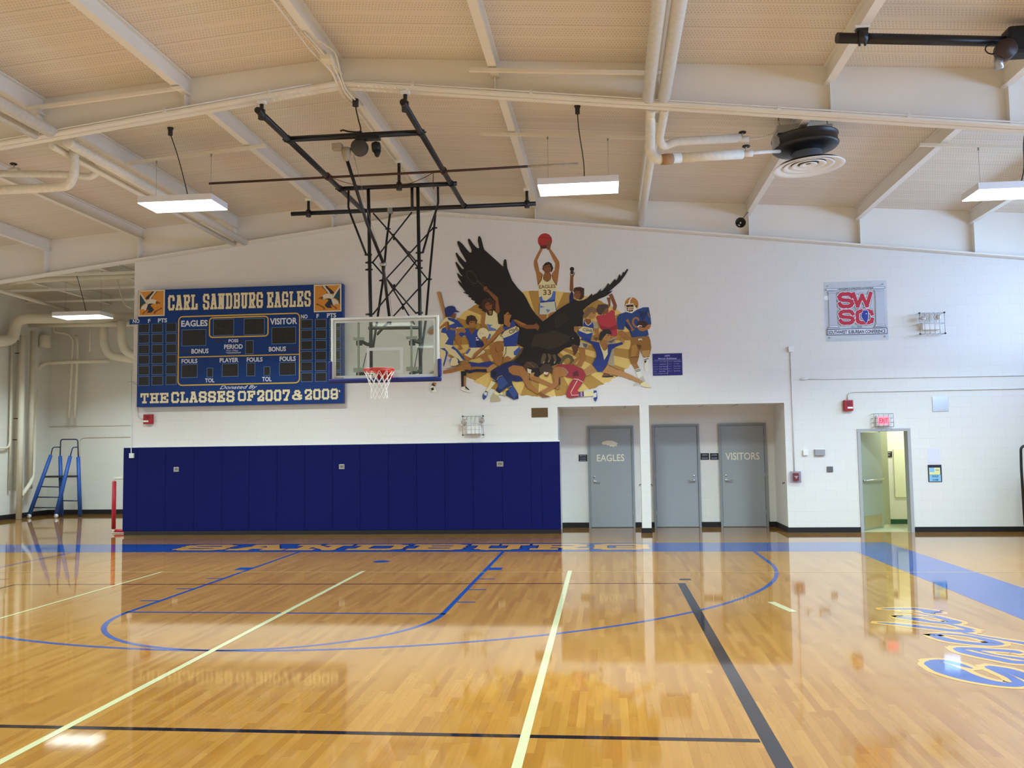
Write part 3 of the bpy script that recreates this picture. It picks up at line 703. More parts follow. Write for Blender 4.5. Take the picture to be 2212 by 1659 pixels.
strut(-4.25,-2.02, -4.2, 'white rail under the left purlins in front of the near girder')
strut(1.92,4.42, -4.2, 'white rail under the right purlins in front of the near girder')
# ================================================================== scoreboard
YS = 2.82
SBBLUE = pm('scoreboard_blue', '#1a4a9c', .42, var=.03, k=.60, spec=.25); SBDARK = pm('dead_digit_glass', '#17181c', .3, var=.05)
SBEDGE = pm('digit_edge', '#5d7ca6', .4); SBYEL = pm('scoreboard_yellow', '#d8b13c', .45); SBTXT = pm('scoreboard_white', '#d5dce6', .45)
SBCREAM = pm('scoreboard_cream', '#e5dab4', .5); SBNAVY = pm('scoreboard_navy', '#162350', .45); SBARR = pm('dead_arrow', '#2c2140', .4)
def sp(u, v): return 270+u/4.424, 590+v/4.424
def srect(mb, u0, v0, u1, v1, Y, mi=0, d=0):
    x0,z0,x1,z1 = wrect(*sp(u0,v0), *sp(u1,v1), Y)
    if d: mb.box(x0,x1,Y,Y+d,z0,z1,mi)
    else: mb.rect(x0,z0,x1,z1,Y,mi)
    return x0,z0,x1,z1
xa, za = at_y(*sp(118,720),YS).x, at_y(*sp(1100,1262),YS).z
xb, zt = at_y(*sp(2080,700),YS).x, at_y(*sp(1100,132),YS).z
sb = thing('scoreboard', 'big blue electric scoreboard with cream block lettering on the white wall above the left pads', 'scoreboard', ((xa+xb)/2, YS, za))
mb = MB(); mb.bevbox(xa,xb,YS,YW-.005,za,zt,.012); obj('cabinet', mb, SBBLUE, sb)
mb = MB(); srect(mb, 42,436,500,484, YS-.012, 0, .012); obj('header_strip', mb, SBBLUE, sb)
rows = [(490,568),(590,668),(690,768),(790,868),(890,970),(992,1072)]
wins = []
for (c0, c1, dy) in ((132,230,0),(262,360,-4),(395,490,-9)):
    for r0, r1 in rows: wins.append((c0, r0+dy, c1, r1+dy))
rowr = [(448,525),(548,627),(650,728),(752,830),(853,933),(957,1035)]
for (c0, c1, dy) in ((1688,1788,0),(1822,1922,-3),(1958,2057,-7)):
    for r0, r1 in rowr: wins.append((c0, r0+dy, c1, r1+dy))
wins += [(848,443,1038,592),(1142,437,1330,585),(548,543,772,692),(1407,520,1630,672),(1155,648,1225,768),(545,877,690,995),(788,910,838,990),
         (933,868,1080,985),(1167,862,1240,980),(1332,898,1385,975),(1480,855,1628,972)]
for q in wins:
    mb = MB(); x0,z0,x1,z1 = wrect(*sp(q[0],q[1]), *sp(q[2],q[3]), YS)
    mb.rect(x0,z0,x1,z1,YS-.006,0)
    e = .012; mb.ring([(x0-e,YS-.008,z0-e),(x1+e,YS-.008,z0-e),(x1+e,YS-.008,z1+e),(x0-e,YS-.008,z1+e)], [(x0,YS-.008,z0),(x1,YS-.008,z0),(x1,YS-.008,z1),(x0,YS-.008,z1)], 1)
    # unlit seven-segment figure in the window
    w_, h_ = x1-x0, z1-z0
    nd = 2 if w_/h_ > 1.05 else 1
    for k in range(nd):
        cx = x0+w_*(k+.5)/nd; dw = min(w_/nd*.28, h_*.24); dh = h_*.34; zc = (z0+z1)/2
        for (ax, az, bx, bz) in ((-1,1,1,1),(-1,0,1,0),(-1,-1,1,-1),(-1,0,-1,1),(1,0,1,1),(-1,-1,-1,0),(1,-1,1,0)):
            p = Vector((cx+ax*dw, YS-.0065, zc+az*dh)); q_ = Vector((cx+bx*dw, YS-.0065, zc+bz*dh)); d = (q_-p).normalized()
            n = Vector((-d.z,0,d.x))*.009; p += d*.014; q_ -= d*.014; mb.poly([p-n,q_-n,q_+n,p+n], 2)
    obj('digit_window', mb, [SBDARK, SBEDGE, pm('dead_segment','#26262c',.5)], sb)
def rline(mb, pts, wd, Y):
    for a, b in zip(pts[:-1], pts[1:]):
        a = Vector(a); b = Vector(b); d = (b-a).normalized(); n = Vector((-d.z,0,d.x))*wd/2; mb.poly([a-n-d*wd*.3, b-n+d*wd*.3, b+n+d*wd*.3, a+n-d*wd*.3])
def rrect_line(mb, u0, v0, u1, v1, rad, wd, Y):
    x0,z0,x1,z1 = wrect(*sp(u0,v0), *sp(u1,v1), Y); pts = []
    for cx, cz, a0 in ((x1-rad,z1-rad,0),(x0+rad,z1-rad,90),(x0+rad,z0+rad,180),(x1-rad,z0+rad,270)):
        for k in range(6): a = math.radians(a0+18*k); pts.append(Vector((cx+rad*math.cos(a),Y,cz+rad*math.sin(a))))
    c = Vector(((x0+x1)/2,Y,(z0+z1)/2)); o = []; i_ = []
    for k, p in enumerate(pts):
        t = (pts[(k+1)%24]-pts[k-1]).normalized(); n = Vector((t.z,0,-t.x)); o.append(p+n*wd/2); i_.append(p-n*wd/2)
    mb.ring(o, i_)
mb = MB(); Yl = YS-.003
rrect_line(mb, 510,400,1668,1060,.09,.026,Yl); obj('yellow_border', mb, SBYEL, sb)
mb = MB(); rrect_line(mb, 808,420,1367,607,.07,.026,Yl); obj('yellow_border', mb, SBYEL, sb)
mb = MB(); x0,z0,x1,z1 = wrect(*sp(515,796), *sp(1664,784), Yl); mb.rect(x0,(z0+z1)/2-.011,x1,(z0+z1)/2+.011,Yl-.0005); obj('divider_line', mb, SBYEL, sb)
def slab2(name, body, u0, v0, u1, v1):
    x0,z0,x1,z1 = wrect(*sp(u0,v0), *sp(u1,v1), YS-.004)
    V = (0,0,z1-z0)
    a = MB(); slab_text(a, body, (x0,YS-.004,z0),(x1-x0,0,0),V,0,s=.098)
    b = MB(); slab_text(b, body, (x0,YS-.002,z0),(x1-x0,0,0),V,0,s=.098,out=.035)
    obj('block_lettering', a, SBCREAM, sb); obj('letter_outline', b, SBNAVY, sb)  # wider navy strokes outline the cream letters
slab2(0,'CARL',412,208,695,353); slab2(0,'SANDBURG',745,190,1318,340); slab2(0,'EAGLES',1358,175,1775,325)
slab2(0,'THE',147,1146,415,1243); slab2(0,'CLASSES',443,1130,1045,1236); slab2(0,'OF',1080,1125,1245,1222); slab2(0,'2007',1262,1115,1575,1222); slab2(0,'&',1598,1117,1693,1212); slab2(0,'2009',1717,1106,2035,1208)
mb = MB(); srect(mb, 2044,1118,2056,1136, YS-.004); obj('block_lettering', mb, SBCREAM, sb)
txt = MB()
for body, q, b in (('NO',(75,440,138,478),.03),('F',(220,438,243,475),.03),('PTS',(315,432,402,472),.03),('NO',(1682,395,1745,435),.03),('F',(1830,390,1853,430),.03),('PTS',(1930,382,2018,425),.03),
    ('EAGLES',(537,450,790,510),.03),('VISITOR',(1385,428,1645,490),.03),('POSS',(990,630,1083,662),.03),('PERIOD',(947,680,1125,725),.03),('BONUS',(635,722,798,768),.03),('BONUS',(1375,702,1538,748),.03),
    ('FOULS',(540,820,692,862),.03),('PLAYER',(905,810,1085,852),.03),('FOULS',(1163,805,1315,847),.03),('FOULS',(1478,795,1632,840),.03),('TOL',(765,1005,855,1045),.03),('TOL',(1310,990,1400,1035),.03)):
    wtext(txt, body, *sp(q[0],q[1]), *sp(q[2],q[3]), YS-.014 if q[1] < 445 and q[0] < 500 else YS-.003, bold=b)
wtext(txt, 'Donated By', *sp(905,1072), *sp(1265,1116), YS-.003, shear=.45, bold=.008)
wtext(txt, 'Fair-Play', *sp(965,733), *sp(1085,752), YS-.003, shear=.3)
srect(txt, 965,756,1110,759, YS-.003); srect(txt, 975,763,1105,766, YS-.003)
obj('panel_lettering', txt, SBTXT, sb)
ar = MB()
for tri in ([(960,635),(960,668),(935,651)],[(1100,632),(1100,664),(1136,646)],[(572,728),(572,762),(535,746)],[(625,728),(625,762),(585,745)],[(1555,704),(1555,740),(1595,721)],[(1605,703),(1605,738),(1646,720)]):
    ar.poly([at_y(*sp(*t), YS-.003) for t in tri])
srect(ar, 876,630,911,661, YS-.003)
for u, v in ((1088,470),(1085,555)):
    c = at_y(*sp(u,v), YS-.003); ar.poly([c+Vector((math.cos(k*.5236)*.025,0,math.sin(k*.5236)*.025)) for k in range(12)])
obj('dead_indicator', ar, SBARR, sb)
# bird panels in the two upper corners
PAN = [('#1d4650',[(250,420),(560,880),(440,930),(330,1030),(290,1180),(250,1190)]),
 ('#cfc9b8',[(240,330),(300,350),(480,620),(640,860),(700,900),(690,960),(560,900),(260,420)]),
 ('#23262f',[(860,310),(950,310),(930,420),(800,600),(700,690),(640,700),(540,690),(520,640),(640,510),(760,420)]),
 ('#cfc9b8',[(950,310),(1070,310),(860,560),(800,680),(690,690),(760,560),(880,420)]),
 ('#1d1a20',[(1070,310),(1100,300),(1060,380),(900,560),(850,670),(800,680)]),
 ('#d8cfba',[(640,720),(800,690),(920,700),(1060,770),(1130,830),(1080,850),(1010,860),(1040,940),(940,920),(760,900),(690,960),(600,880),(600,760)]),
 ('#7a4b22',[(1060,790),(1160,840),(1240,890),(1240,970),(1200,920),(1110,920),(1130,970),(1060,950),(1020,870)]),
 ('#1d2b40',[(640,960),(720,910),(940,920),(800,970),(780,1010),(870,1110),(940,1190),(950,1240),(830,1360),(640,1370),(620,1320),(700,1250),(560,1210),(620,1080)]),
 ('#d8cfba',[(480,950),(560,920),(650,960),(610,1100),(570,1200),(540,1260),(480,1200),(420,1180),(310,1200),(340,1080)]),
 ('#8a5520',[(640,1180),(690,1230),(520,1330),(430,1440),(370,1390),(440,1330)]),
 ('#7a4b22',[(930,1370),(1000,1290),(1180,1210),(1300,1120),(1350,1190),(1200,1240),(1040,1340),(980,1460)])]
def bird_panel(u0, v0, u1, v1, flip):
    x0,z0,x1,z1 = wrect(*sp(u0,v0), *sp(u1,v1), YS-.004); Yp = YS-.004
    mb = MB(); mb.box(x0,x1,Yp-.004,Yp+.004,z0,z1,0)
    e = .025; mb.rect(x0+e,z0+e,x1-e,z1-e,Yp-.0045,1); cols = ['#d9d2b8','#d08a2e']
    ms = [paint('#d9d2b8',1.0), paint('#cf8a30',1.0)]
    for k, (c, pts) in enumerate(PAN):
        ms.append(paint(c, 1.0)); q = []
        for a, b in pts:
            s = (a-190)/(1460-190); t = 1-(b-250)/(1540-250)
            if flip: s = 1-s
            q.append((x0+(x1-x0)*s, Yp-.005-.0003*k, z0+(z1-z0)*t))
        mb.poly(q, k+2)
    obj('bird_panel', mb, ms, sb)
bird_panel(130,163,380,412,False); bird_panel(1805,108,2068,370,True)
# ================================================================== painted mural (flat paint on the wall; traced outlines)
TT = {1:(920,690,9.219), 2:(920,500,8.295), 3:(1060,680,8.733), 4:(1100,495,8.094), 5:(1200,660,7.9), 6:(1200,560,10.055)}
MUR = thing('wall_mural', 'painted wall mural of a black eagle and athletes on a gold sunburst', 'mural', (at_y(1165,870,YW).x, YW, at_y(1165,870,YW).z))
_lay = [0]
KP = 1.15
def mpt(t, a, b, Y):
    ox, oy, s = TT[t]; return at_y(ox+a/s, oy+b/s, Y)
def fig(name, polys, label=None):
    "one painted figure: coloured patches, later ones over earlier ones"
    mb = MB(); cols = []; 
    for c, t, pts in polys:
        _lay[0] += 1; Y = YW-.0015-.00012*_lay[0]
        if c not in cols: cols.append(c)
        if pts and pts[0] == 'o':
            _, cx, cy, rx, ry = pts; pts = [(cx+rx*math.cos(k*math.pi/14), cy+ry*math.sin(k*math.pi/14)) for k in range(28)]
        elif pts and pts[0] == 'l':
            wd = pts[1]; q = pts[2:]; L = []; R_ = []
            for i, (a, b) in enumerate(q):
                p0 = q[max(i-1,0)]; p1 = q[min(i+1,len(q)-1)]; dx, dy = p1[0]-p0[0], p1[1]-p0[1]; l = math.hypot(dx,dy) or 1
                L.append((a-dy/l*wd/2, b+dx/l*wd/2)); R_.append((a+dy/l*wd/2, b-dx/l*wd/2))
            pts = L+R_[::-1]
        if pts and pts[0] == 't':
            _, body, cx, cy, ww, hh, ang = pts
            ox, oy, s = TT[t]; c0 = Vector((cx, cy)); ca, sa = math.cos(math.radians(ang)), math.sin(math.radians(ang))
            def P(u, v): return mpt(t, cx+u*ca-v*sa, cy+u*sa+v*ca, Y)
            o = P(-ww/2, hh/2); fit_text(mb, body, o, P(ww/2,hh/2)-o, P(-ww/2,-hh/2)-o, cols.index(c), bold=.02)
        else:
            mb.poly([mpt(t, a, b, Y) for a, b in pts], cols.index(c))
    o = obj(name, mb, [paint(c, KP) for c in cols], MUR)
    if label: o['label'] = label
    return o
SK, SKD, SKL = '#a06c38', '#7d4d2a', '#b0804a'
CRM, BLU, NAV, HAIR, BLK, WHT, GLD, GRY = '#d6cb98', '#25408a', '#1a2450', '#3b2a20', '#1a1718', '#d8d6c6', '#ab7630', '#a59a80'
# sunburst: wedges of two golds inside a ragged oval
def oval(a): 
    return 1171+208*math.cos(a), 741-113*math.sin(a)*(1.0 if math.sin(a) > 0 else 1.02)
random.seed(4)
cx, cy = 1172, 735; n = 34; wed = []
_o = MB(); Y = YW-.0015
for k in range(n):
    a0, a1 = 2*math.pi*k/n+.05, 2*math.pi*(k+1)/n+.05; ring_ = []
    for j in range(7):
        a = a0+(a1-a0)*j/6; x, y = oval(a); g = random.uniform(-.012,.014) if math.sin(a) < .3 else random.uniform(-.004,.012)
        ring_.append((cx+(x-cx)*(1+g), cy+(y-cy)*(1+g)))
    _o.poly([at_y(*q, Y) for q in [(cx,cy)]+ring_], k % 2)
obj('sunburst', _o, [paint('#a9823c', KP), paint('#d5b768', KP)], MUR)
fig('painted_shot_putter', [(SKD,6,[(305,680),(320,370),(310,280),(340,350),(390,330),(415,270),(420,310),(385,400),(390,690),(350,710)]),
 (BLK,6,['o',358,215,48,48]),('#3a2c28',6,['o',360,285,38,46]),(HAIR,6,[(390,700),(400,630),(440,610),(540,600),(625,635),(620,820),(560,880),(500,880)]),
 (SKD,6,[(410,720),(440,690),(520,685),(555,760),(520,860),(470,870),(400,800)]),('#4a3020',6,[(440,725),(475,720),(475,735),(440,740)]),('#4a3020',6,[(505,725),(540,720),(540,735),(505,738)]),
 (NAV,6,[(300,800),(340,700),(385,720),(390,860),(470,895),(560,910),(400,960),(300,950)]),(NAV,6,[(540,1250),(590,1120),(630,1180),(480,1400),(330,1440)])])
fig('painted_basketball_player', [(SK,4,[(545,330),(590,345),(540,440),(490,550),(530,740),(585,780),(570,900),(500,980),(470,780),(430,640),(430,560),(480,450)]),
 (SK,4,[(655,340),(720,345),(800,450),(875,570),(880,640),(850,900),(830,990),(760,880),(745,780),(790,720),(805,600),(770,540),(690,370)]),
 ('#a93030',4,['o',625,200,125,128]),('#5a2626',4,[(515,250),(560,290),(650,280),(730,270),(690,330),(600,345),(545,310)]),('#3a1c1c',4,['l',6,(510,160),(600,140),(735,165)]),('#5a3a22',4,[(545,300),(600,335),(580,345),(540,340)]),
 (SKD,4,[(650,300),(670,230),(695,195),(725,200),(735,250),(715,350),(660,360)]),
 ('#2a201c',4,[(580,700),(590,640),(630,590),(690,570),(740,600),(770,680),(745,750),(700,740),(610,740)]),
 (SKD,4,[(600,640),(640,635),(700,615),(735,680),(730,740),(690,775),(625,770),(600,720)]),('#3a2418',4,[(620,655),(650,650),(650,664),(620,668)]),('#3a2418',4,[(676,655),(708,650),(708,664),(676,668)]),('#5a3220',4,[(640,735),(680,733),(660,745)]),
 ('#8a5a30',4,[(610,770),(725,765),(720,870),(660,915),(605,870)]),
 (CRM,4,[(580,790),(605,775),(605,870),(660,920),(722,870),(735,780),(760,880),(830,990),(820,1080),(800,1270),(545,1285),(520,1180),(500,980),(560,900)]),
 ('#5d3a22',4,['l',12,(600,800),(600,870),(630,905),(665,915),(710,890),(728,840),(730,790)]),('#5d3a22',4,['l',12,(582,790),(560,890),(503,975)]),('#5d3a22',4,['l',12,(745,800),(765,880),(830,985)]),
 ('#4a6ab0',4,[(525,1190),(570,1170),(590,1240),(640,1255),(740,1180),(770,1080),(815,1090),(800,1265),(545,1285)]),(BLU,4,[(540,1255),(660,1250),(800,1230),(800,1262),(545,1288)]),
 ('#6a4a1e',4,['t','EAGLES',665,1003,290,62,-3]),('#6a4a1e',4,['t','33',662,1105,140,92,-2]),
 ('#bfc3ac',4,[(540,1290),(800,1268),(830,1430),(690,1470),(660,1490),(520,1490),(525,1350)]),('#5f7fb8',4,[(535,1330),(620,1360),(545,1380)]),('#5f7fb8',4,[(640,1400),(720,1410),(670,1465)]),(BLU,4,['l',12,(530,1300),(522,1490)]),(BLU,4,['l',12,(800,1275),(825,1425)]),
 (SK,4,[(520,1492),(660,1492),(650,1560),(590,1620),(515,1550)]),(SK,4,[(680,1500),(720,1465),(790,1440),(810,1460),(690,1550)])])
fig('painted_wrestler_in_red_shirt', [(SKD,6,[(1150,780),(1230,740),(1335,1000),(1325,1060),(1300,1120),(1240,1090),(1255,1000),(1190,830)]),(SKD,6,[(1110,830),(1190,830),(1195,1000),(1140,1090),(1110,1060),(1150,960)]),
 ('#4a3a34',6,[(880,1100),(930,990),(1040,975),(1140,990),(1140,1040),(1060,1120),(1000,1210),(930,1200)]),(SKD,6,[(1050,1120),(1110,1060),(1160,1110),(1130,1170),(1020,1215)]),
 ('#b03840',5,[(690,200),(720,170),(850,155),(960,72),(1010,95),(1015,200),(1050,320),(1055,500),(1030,525),(950,520),(770,400),(740,320)]),('#8f2c34',5,[(740,320),(900,380),(1050,330),(1055,400),(900,440),(770,400)]),
 (GRY,5,[(880,600),(1040,530),(1000,780),(1000,1040),(900,1010)]),('#6a5c48',5,[(880,620),(1040,560),(960,640)]),('#2a2420',5,[(780,1220),(850,1190),(990,1195),(985,1220),(850,1228)]),(SKD,5,[(790,1205),(830,1145),(900,1160),(940,1190),(850,1205)])])
fig('painted_football_player', [(GLD,6,['o',1655,985,148,156]),('#e0dac6',6,[(1580,965),(1598,890),(1640,830),(1668,832),(1625,890),(1610,965)]),('#e0dac6',6,[(1520,1080),(1530,970),(1690,962),(1740,1050),(1790,1090),(1710,1168),(1610,1168),(1540,1130)]),
 ('#3a2418',6,[(1535,990),(1695,980),(1700,1045),(1680,1130),(1600,1145),(1545,1110)]),(SK,6,[(1560,1020),(1690,1010),(1680,1100),(1620,1130),(1575,1100)]),('#2a1a14',6,[(1560,1015),(1605,1012),(1605,1035),(1560,1038)]),('#2a1a14',6,[(1625,1010),(1675,1005),(1675,1030),(1625,1032)]),
 ('#e0dac6',6,['l',9,(1525,1052),(1722,1046)]),('#e0dac6',6,['l',9,(1590,1048),(1585,1130)]),('#e0dac6',6,['l',9,(1530,1090),(1700,1088)]),('#2a1a14',6,['o',1757,1018,11,22]),
 (SK,5,[(1060,430),(1140,420),(1270,540),(1250,595),(1200,580),(1080,490)]),
 ('#243f74',5,[(1050,200),(1090,150),(1200,110),(1300,130),(1390,70),(1500,30),(1590,28),(1620,180),(1635,320),(1560,360),(1590,500),(1560,520),(1300,545),(1260,430),(1180,345),(1165,415),(1060,412),(1050,300)]),
 ('#182a55',5,[(1260,430),(1180,345),(1200,300),(1290,380),(1310,540)]),('#182a55',5,[(1400,90),(1520,110),(1580,60),(1540,200),(1480,260)]),
 ('#9a6434',5,[(1205,245),(1242,228),(1258,280),(1330,398),(1350,398),(1352,412),(1290,442),(1286,425),(1300,412),(1235,290),(1212,275)]),
 ('#9a6434',5,['l',34,(1420,255),(1400,215),(1360,210),(1325,240),(1320,300),(1350,350),(1390,370)]),('#9a6434',5,['l',14,(1580,125),(1590,160),(1605,205)]),
 ('#3a221c',5,['o',1480,320,95,62]),('#d9d2c0',5,[(1395,360),(1420,335),(1470,340),(1480,360),(1440,350),(1405,375)]),
 (SK,5,[(1400,385),(1430,365),(1480,375),(1520,380),(1570,330),(1625,320),(1630,350),(1600,400),(1500,440),(1440,430)]),
 ('#8f6428',5,[(1280,550),(1560,520),(1590,515),(1620,600),(1635,720),(1600,880),(1500,885),(1460,800),(1440,750),(1425,880),(1390,990),(1290,1000),(1258,900),(1262,760),(1290,650)]),
 ('#a97c38',5,[(1300,680),(1380,660),(1400,760),(1370,860),(1290,870)]),('#b08a4c',5,[(1470,770),(1610,760),(1600,860),(1520,880),(1480,840)]),('#5a3a1a',5,[(1380,660),(1470,680),(1440,760),(1410,720)]),('#5a3a1a',5,['l',10,(1265,890),(1350,880),(1420,875)]),('#d9d2c0',5,[(1410,570),(1470,560),(1480,600),(1450,580),(1420,600)]),
 (SK,5,[(1300,1000),(1390,985),(1435,1070),(1355,1090)]),(WHT,5,[(1355,1090),(1440,1065),(1485,1220),(1415,1250)]),(BLK,5,['l',11,(1362,1108),(1446,1085)]),(BLK,5,['l',11,(1368,1130),(1452,1108)]),
 ('#b9b4a4',5,[(1420,1250),(1490,1200),(1532,1290),(1440,1340),(1330,1380),(1325,1350),(1380,1310)]),(WHT,5,[(1500,900),(1590,880),(1592,1000),(1585,1110),(1550,1130),(1515,1090),(1525,980)]),(BLK,5,['l',12,(1515,925),(1588,905)]),(BLK,5,[(1515,940),(1560,935),(1530,990)])])
fig('painted_runner_in_vest', [(SKD,5,[(510,220),(600,235),(615,290),(560,340),(505,280)]),('#7a6040',5,[(470,165),(540,40),(620,18),(700,60),(695,120),(610,115),(560,150),(510,210),(480,185)]),(SKL,5,[(550,175),(610,115),(692,112),(690,160),(660,225),(600,232),(555,195)]),('#3a2418',5,[(635,125),(675,120),(675,132),(635,138)]),
 (CRM,5,[(360,300),(430,230),(490,225),(480,360),(400,352)]),(GRY,5,[(640,250),(700,280),(742,380),(660,402),(635,330)]),(BLU,5,[(485,225),(510,290),(560,340),(625,275),(650,330),(645,440),(595,600),(410,520),(370,470),(400,390),(470,350)]),
 (CRM,5,[(395,405),(470,358),(640,395),(635,462),(540,485),(400,430)]),(GLD,5,['l',8,(400,400),(470,352),(645,392)]),(BLK,5,['t','CSHS',548,420,165,50,10]),('#e6e2d0',5,['l',10,(500,270),(525,320),(560,340),(600,310),(622,275)]),
 (SK,5,[(270,410),(340,330),(395,340),(390,390),(320,440)]),(CRM,5,[(220,400),(250,345),(290,350),(270,410)]),(SK,5,[(650,410),(738,385),(735,580),(690,610),(655,560),(680,480)]),('#6b4a2a',5,[(660,540),(735,545),(690,612)]),
 ('#b5b096',5,[(420,620),(560,645),(540,725),(400,710)]),('#5a5a4a',5,[(460,640),(550,660),(530,725),(480,700)]),(SK,5,[(400,720),(500,730),(515,900),(440,1050),(360,1010),(430,890)]),(SK,5,[(360,890),(420,900),(330,1000),(250,1000)])])
fig('painted_eagle', [(BLK,2,[(1659,1035),(1545,880),(1460,660),(1448,560),(1438,505),(1420,495),(1402,505),(1390,560),(1385,632),(1230,490),(1045,325),(1015,220),(990,120),(960,78),(938,95),(930,170),(955,290),(940,302),(915,292),(860,240),(790,140),(765,126),(750,150),(770,220),(820,330),(815,375),(790,378),(740,330),(650,220),(590,170),(562,180),(570,230),(620,350),(725,530),(715,552),(690,535),(600,440),(550,376),(533,388),(540,430),(590,540),(682,660),(670,680),(640,660),(548,543),(528,555),(545,610),(600,730),(652,800),(640,806),(570,743),(558,757),(580,820),(645,925),(630,922),(585,878),(575,897),(600,950),(712,1085),(670,1085),(690,1102),(770,1140),(755,1165),(820,1195),(808,1217),(880,1250),(870,1275),(960,1325),(935,1360),(1010,1395),(1005,1420),(1060,1440),(1200,1659),(1659,1659)]),
 (BLK,4,[(-10,770),(40,880),(150,1030),(250,1130),(300,1210),(380,1370),(500,1540),(592,1617),(640,1700),(-100,1700)]),
 (BLK,4,[(590,1617),(700,1530),(820,1440),(960,1340),(1060,1290),(1290,1240),(1290,1700),(500,1700)]),
 ('#1e1c1c',6,[(-20,1160),(30,1110),(200,1000),(300,945),(400,890),(470,895),(560,910),(700,840),(785,750),(800,755),(795,790),(900,740),(975,648),(990,655),(975,690),(1020,680),(1100,590),(1140,518),(1160,528),(1162,560),(1200,540),(1285,428),(1302,438),(1300,462),(1340,440),(1383,328),(1402,330),(1410,370),(1440,350),(1468,275),(1485,280),(1490,300),(1555,208),(1580,225),(1520,340),(1400,500),(1240,640),(1150,715),(1240,675),(1200,730),(1080,810),(950,860),(800,940),(680,1030),(590,1110),(540,1250),(330,1440),(280,1520),(-20,1600)]),
 (BLK,3,[(390,60),(860,0),(985,130),(1180,0),(1572,100),(1572,560),(1500,610),(1400,630),(1250,750),(1330,830),(1290,920),(1150,970),(900,1170),(800,1170),(600,1000),(400,900),(560,740),(620,620),(480,540),(520,250)]),
 ('#1b1a1c',5,[(0,300),(220,400),(330,440),(400,520),(422,600),(415,680),(380,690),(280,650),(240,690),(150,720),(30,840),(100,930),(70,1000),(-150,990)]),
 ('#342c22',3,[(820,380),(1200,300),(1500,400),(1480,480),(1300,600),(1080,660),(900,600),(760,600)]),('#2a241e',6,[(-20,1250),(200,1150),(300,1300),(100,1450),(-20,1500)]),
 ('#2b2220',2,['l',14,(880,640),(1000,760),(1200,850)]),('#2b2220',2,['l',14,(900,470),(1000,620),(1220,740)]),('#2b2220',2,['l',12,(740,900),(900,980),(1180,1000)]),('#2b2220',2,['l',12,(700,800),(740,930),(900,1000)]),
 ('#5a3c2e',5,[(278,655),(330,690),(390,690),(385,760),(340,840),(305,850),(310,800),(285,730)]),('#8a8a88',5,['o',295,562,12,10]),
 ('#5a4c38',3,[(985,740),(1010,725),(1040,735),(1050,800),(1010,900),(960,930),(945,900),(960,800)]),('#5a4c38',3,[(1070,740),(1100,730),(1140,760),(1140,830),(1100,890),(1085,900),(1090,800)]),('#5a4c38',3,[(1160,760),(1200,740),(1230,770),(1245,850),(1200,920),(1185,925),(1200,850)]),
 ('#c0a878',3,[(1000,880),(1020,880),(990,930)]),('#c0a878',3,[(1095,860),(1110,865),(1085,905)]),('#c0a878',3,[(1205,880),(1225,885),(1190,930)]),
 ('#5d5138',5,[(70,990),(120,890),(170,840),(230,835),(290,870),(320,940),(280,980),(230,1000),(260,940),(230,890),(180,900),(130,960),(110,1000)]),
 ('#5d4a30',3,[(0,1060),(120,960),(300,890),(430,840),(530,720),(590,615),(620,630),(570,740),(450,860),(300,915),(130,985),(20,1060)])])
fig('painted_tennis_player', [('#54402f',2,['l',10]+[(825+105*math.cos(k*math.pi/12)*.85+30*math.sin(k*math.pi/12), 820+110*math.sin(k*math.pi/12)+30*math.cos(k*math.pi/12)) for k in range(25)]),('#54402f',2,['l',16,(925,880),(960,920),(1040,985)]),
 (SKD,2,[(1030,1000),(1080,980),(1130,1050),(1290,1180),(1325,1420),(1310,1480),(1240,1480),(1250,1250),(1110,1090),(1040,1060)]),('#2a1a14',2,['l',14,(1060,1055),(1110,1035)]),
 ('#3b241c',2,[(985,1290),(1030,1210),(1150,1185),(1235,1250),(1245,1390),(1180,1430),(1090,1445),(1020,1400)]),(SKD,2,[(1060,1310),(1110,1265),(1185,1310),(1180,1390),(1120,1412),(1070,1380)]),('#3a2018',2,[(1075,1315),(1105,1310),(1105,1325),(1075,1328)]),('#3a2018',2,[(1125,1300),(1165,1295),(1165,1312),(1125,1315)]),
 (SK,2,[(1000,1480),(1085,1450),(1060,1659),(1000,1659)]),(SK,1,[(1100,0),(1190,0),(1185,165),(1105,165)]),
 (CRM,2,[(1080,1440),(1110,1500),(1180,1510),(1210,1410),(1280,1480),(1330,1659),(1055,1659)]),('#4a2a1c',2,['l',12,(1098,1440),(1118,1490),(1150,1505),(1190,1490),(1200,1420)]),('#8a6a38',2,[(1118,1420),(1185,1420),(1180,1485),(1145,1495)]),
 (CRM,1,[(1180,0),(1475,0),(1475,140),(1410,225),(1260,230),(1205,100)]),('#5a78b0',1,[(1210,90),(1330,110),(1280,150),(1390,190),(1410,222),(1260,230)]),(CRM,1,[(1255,230),(1475,230),(1475,430),(1215,430)]),('#4a68a8',1,[(1215,430),(1260,280),(1300,300),(1270,380)]),
 (SK,1,[(1265,500),(1380,470),(1390,680),(1440,920),(1370,860),(1310,720)]),(SK,3,[(80,520),(220,495),(235,620),(205,700),(232,830),(150,740),(100,650)]),(SK,3,[(100,700),(232,820),(180,960),(110,950),(60,830)]),
 (CRM,3,[(40,525),(150,400),(235,430),(250,480),(230,500),(140,490)])])
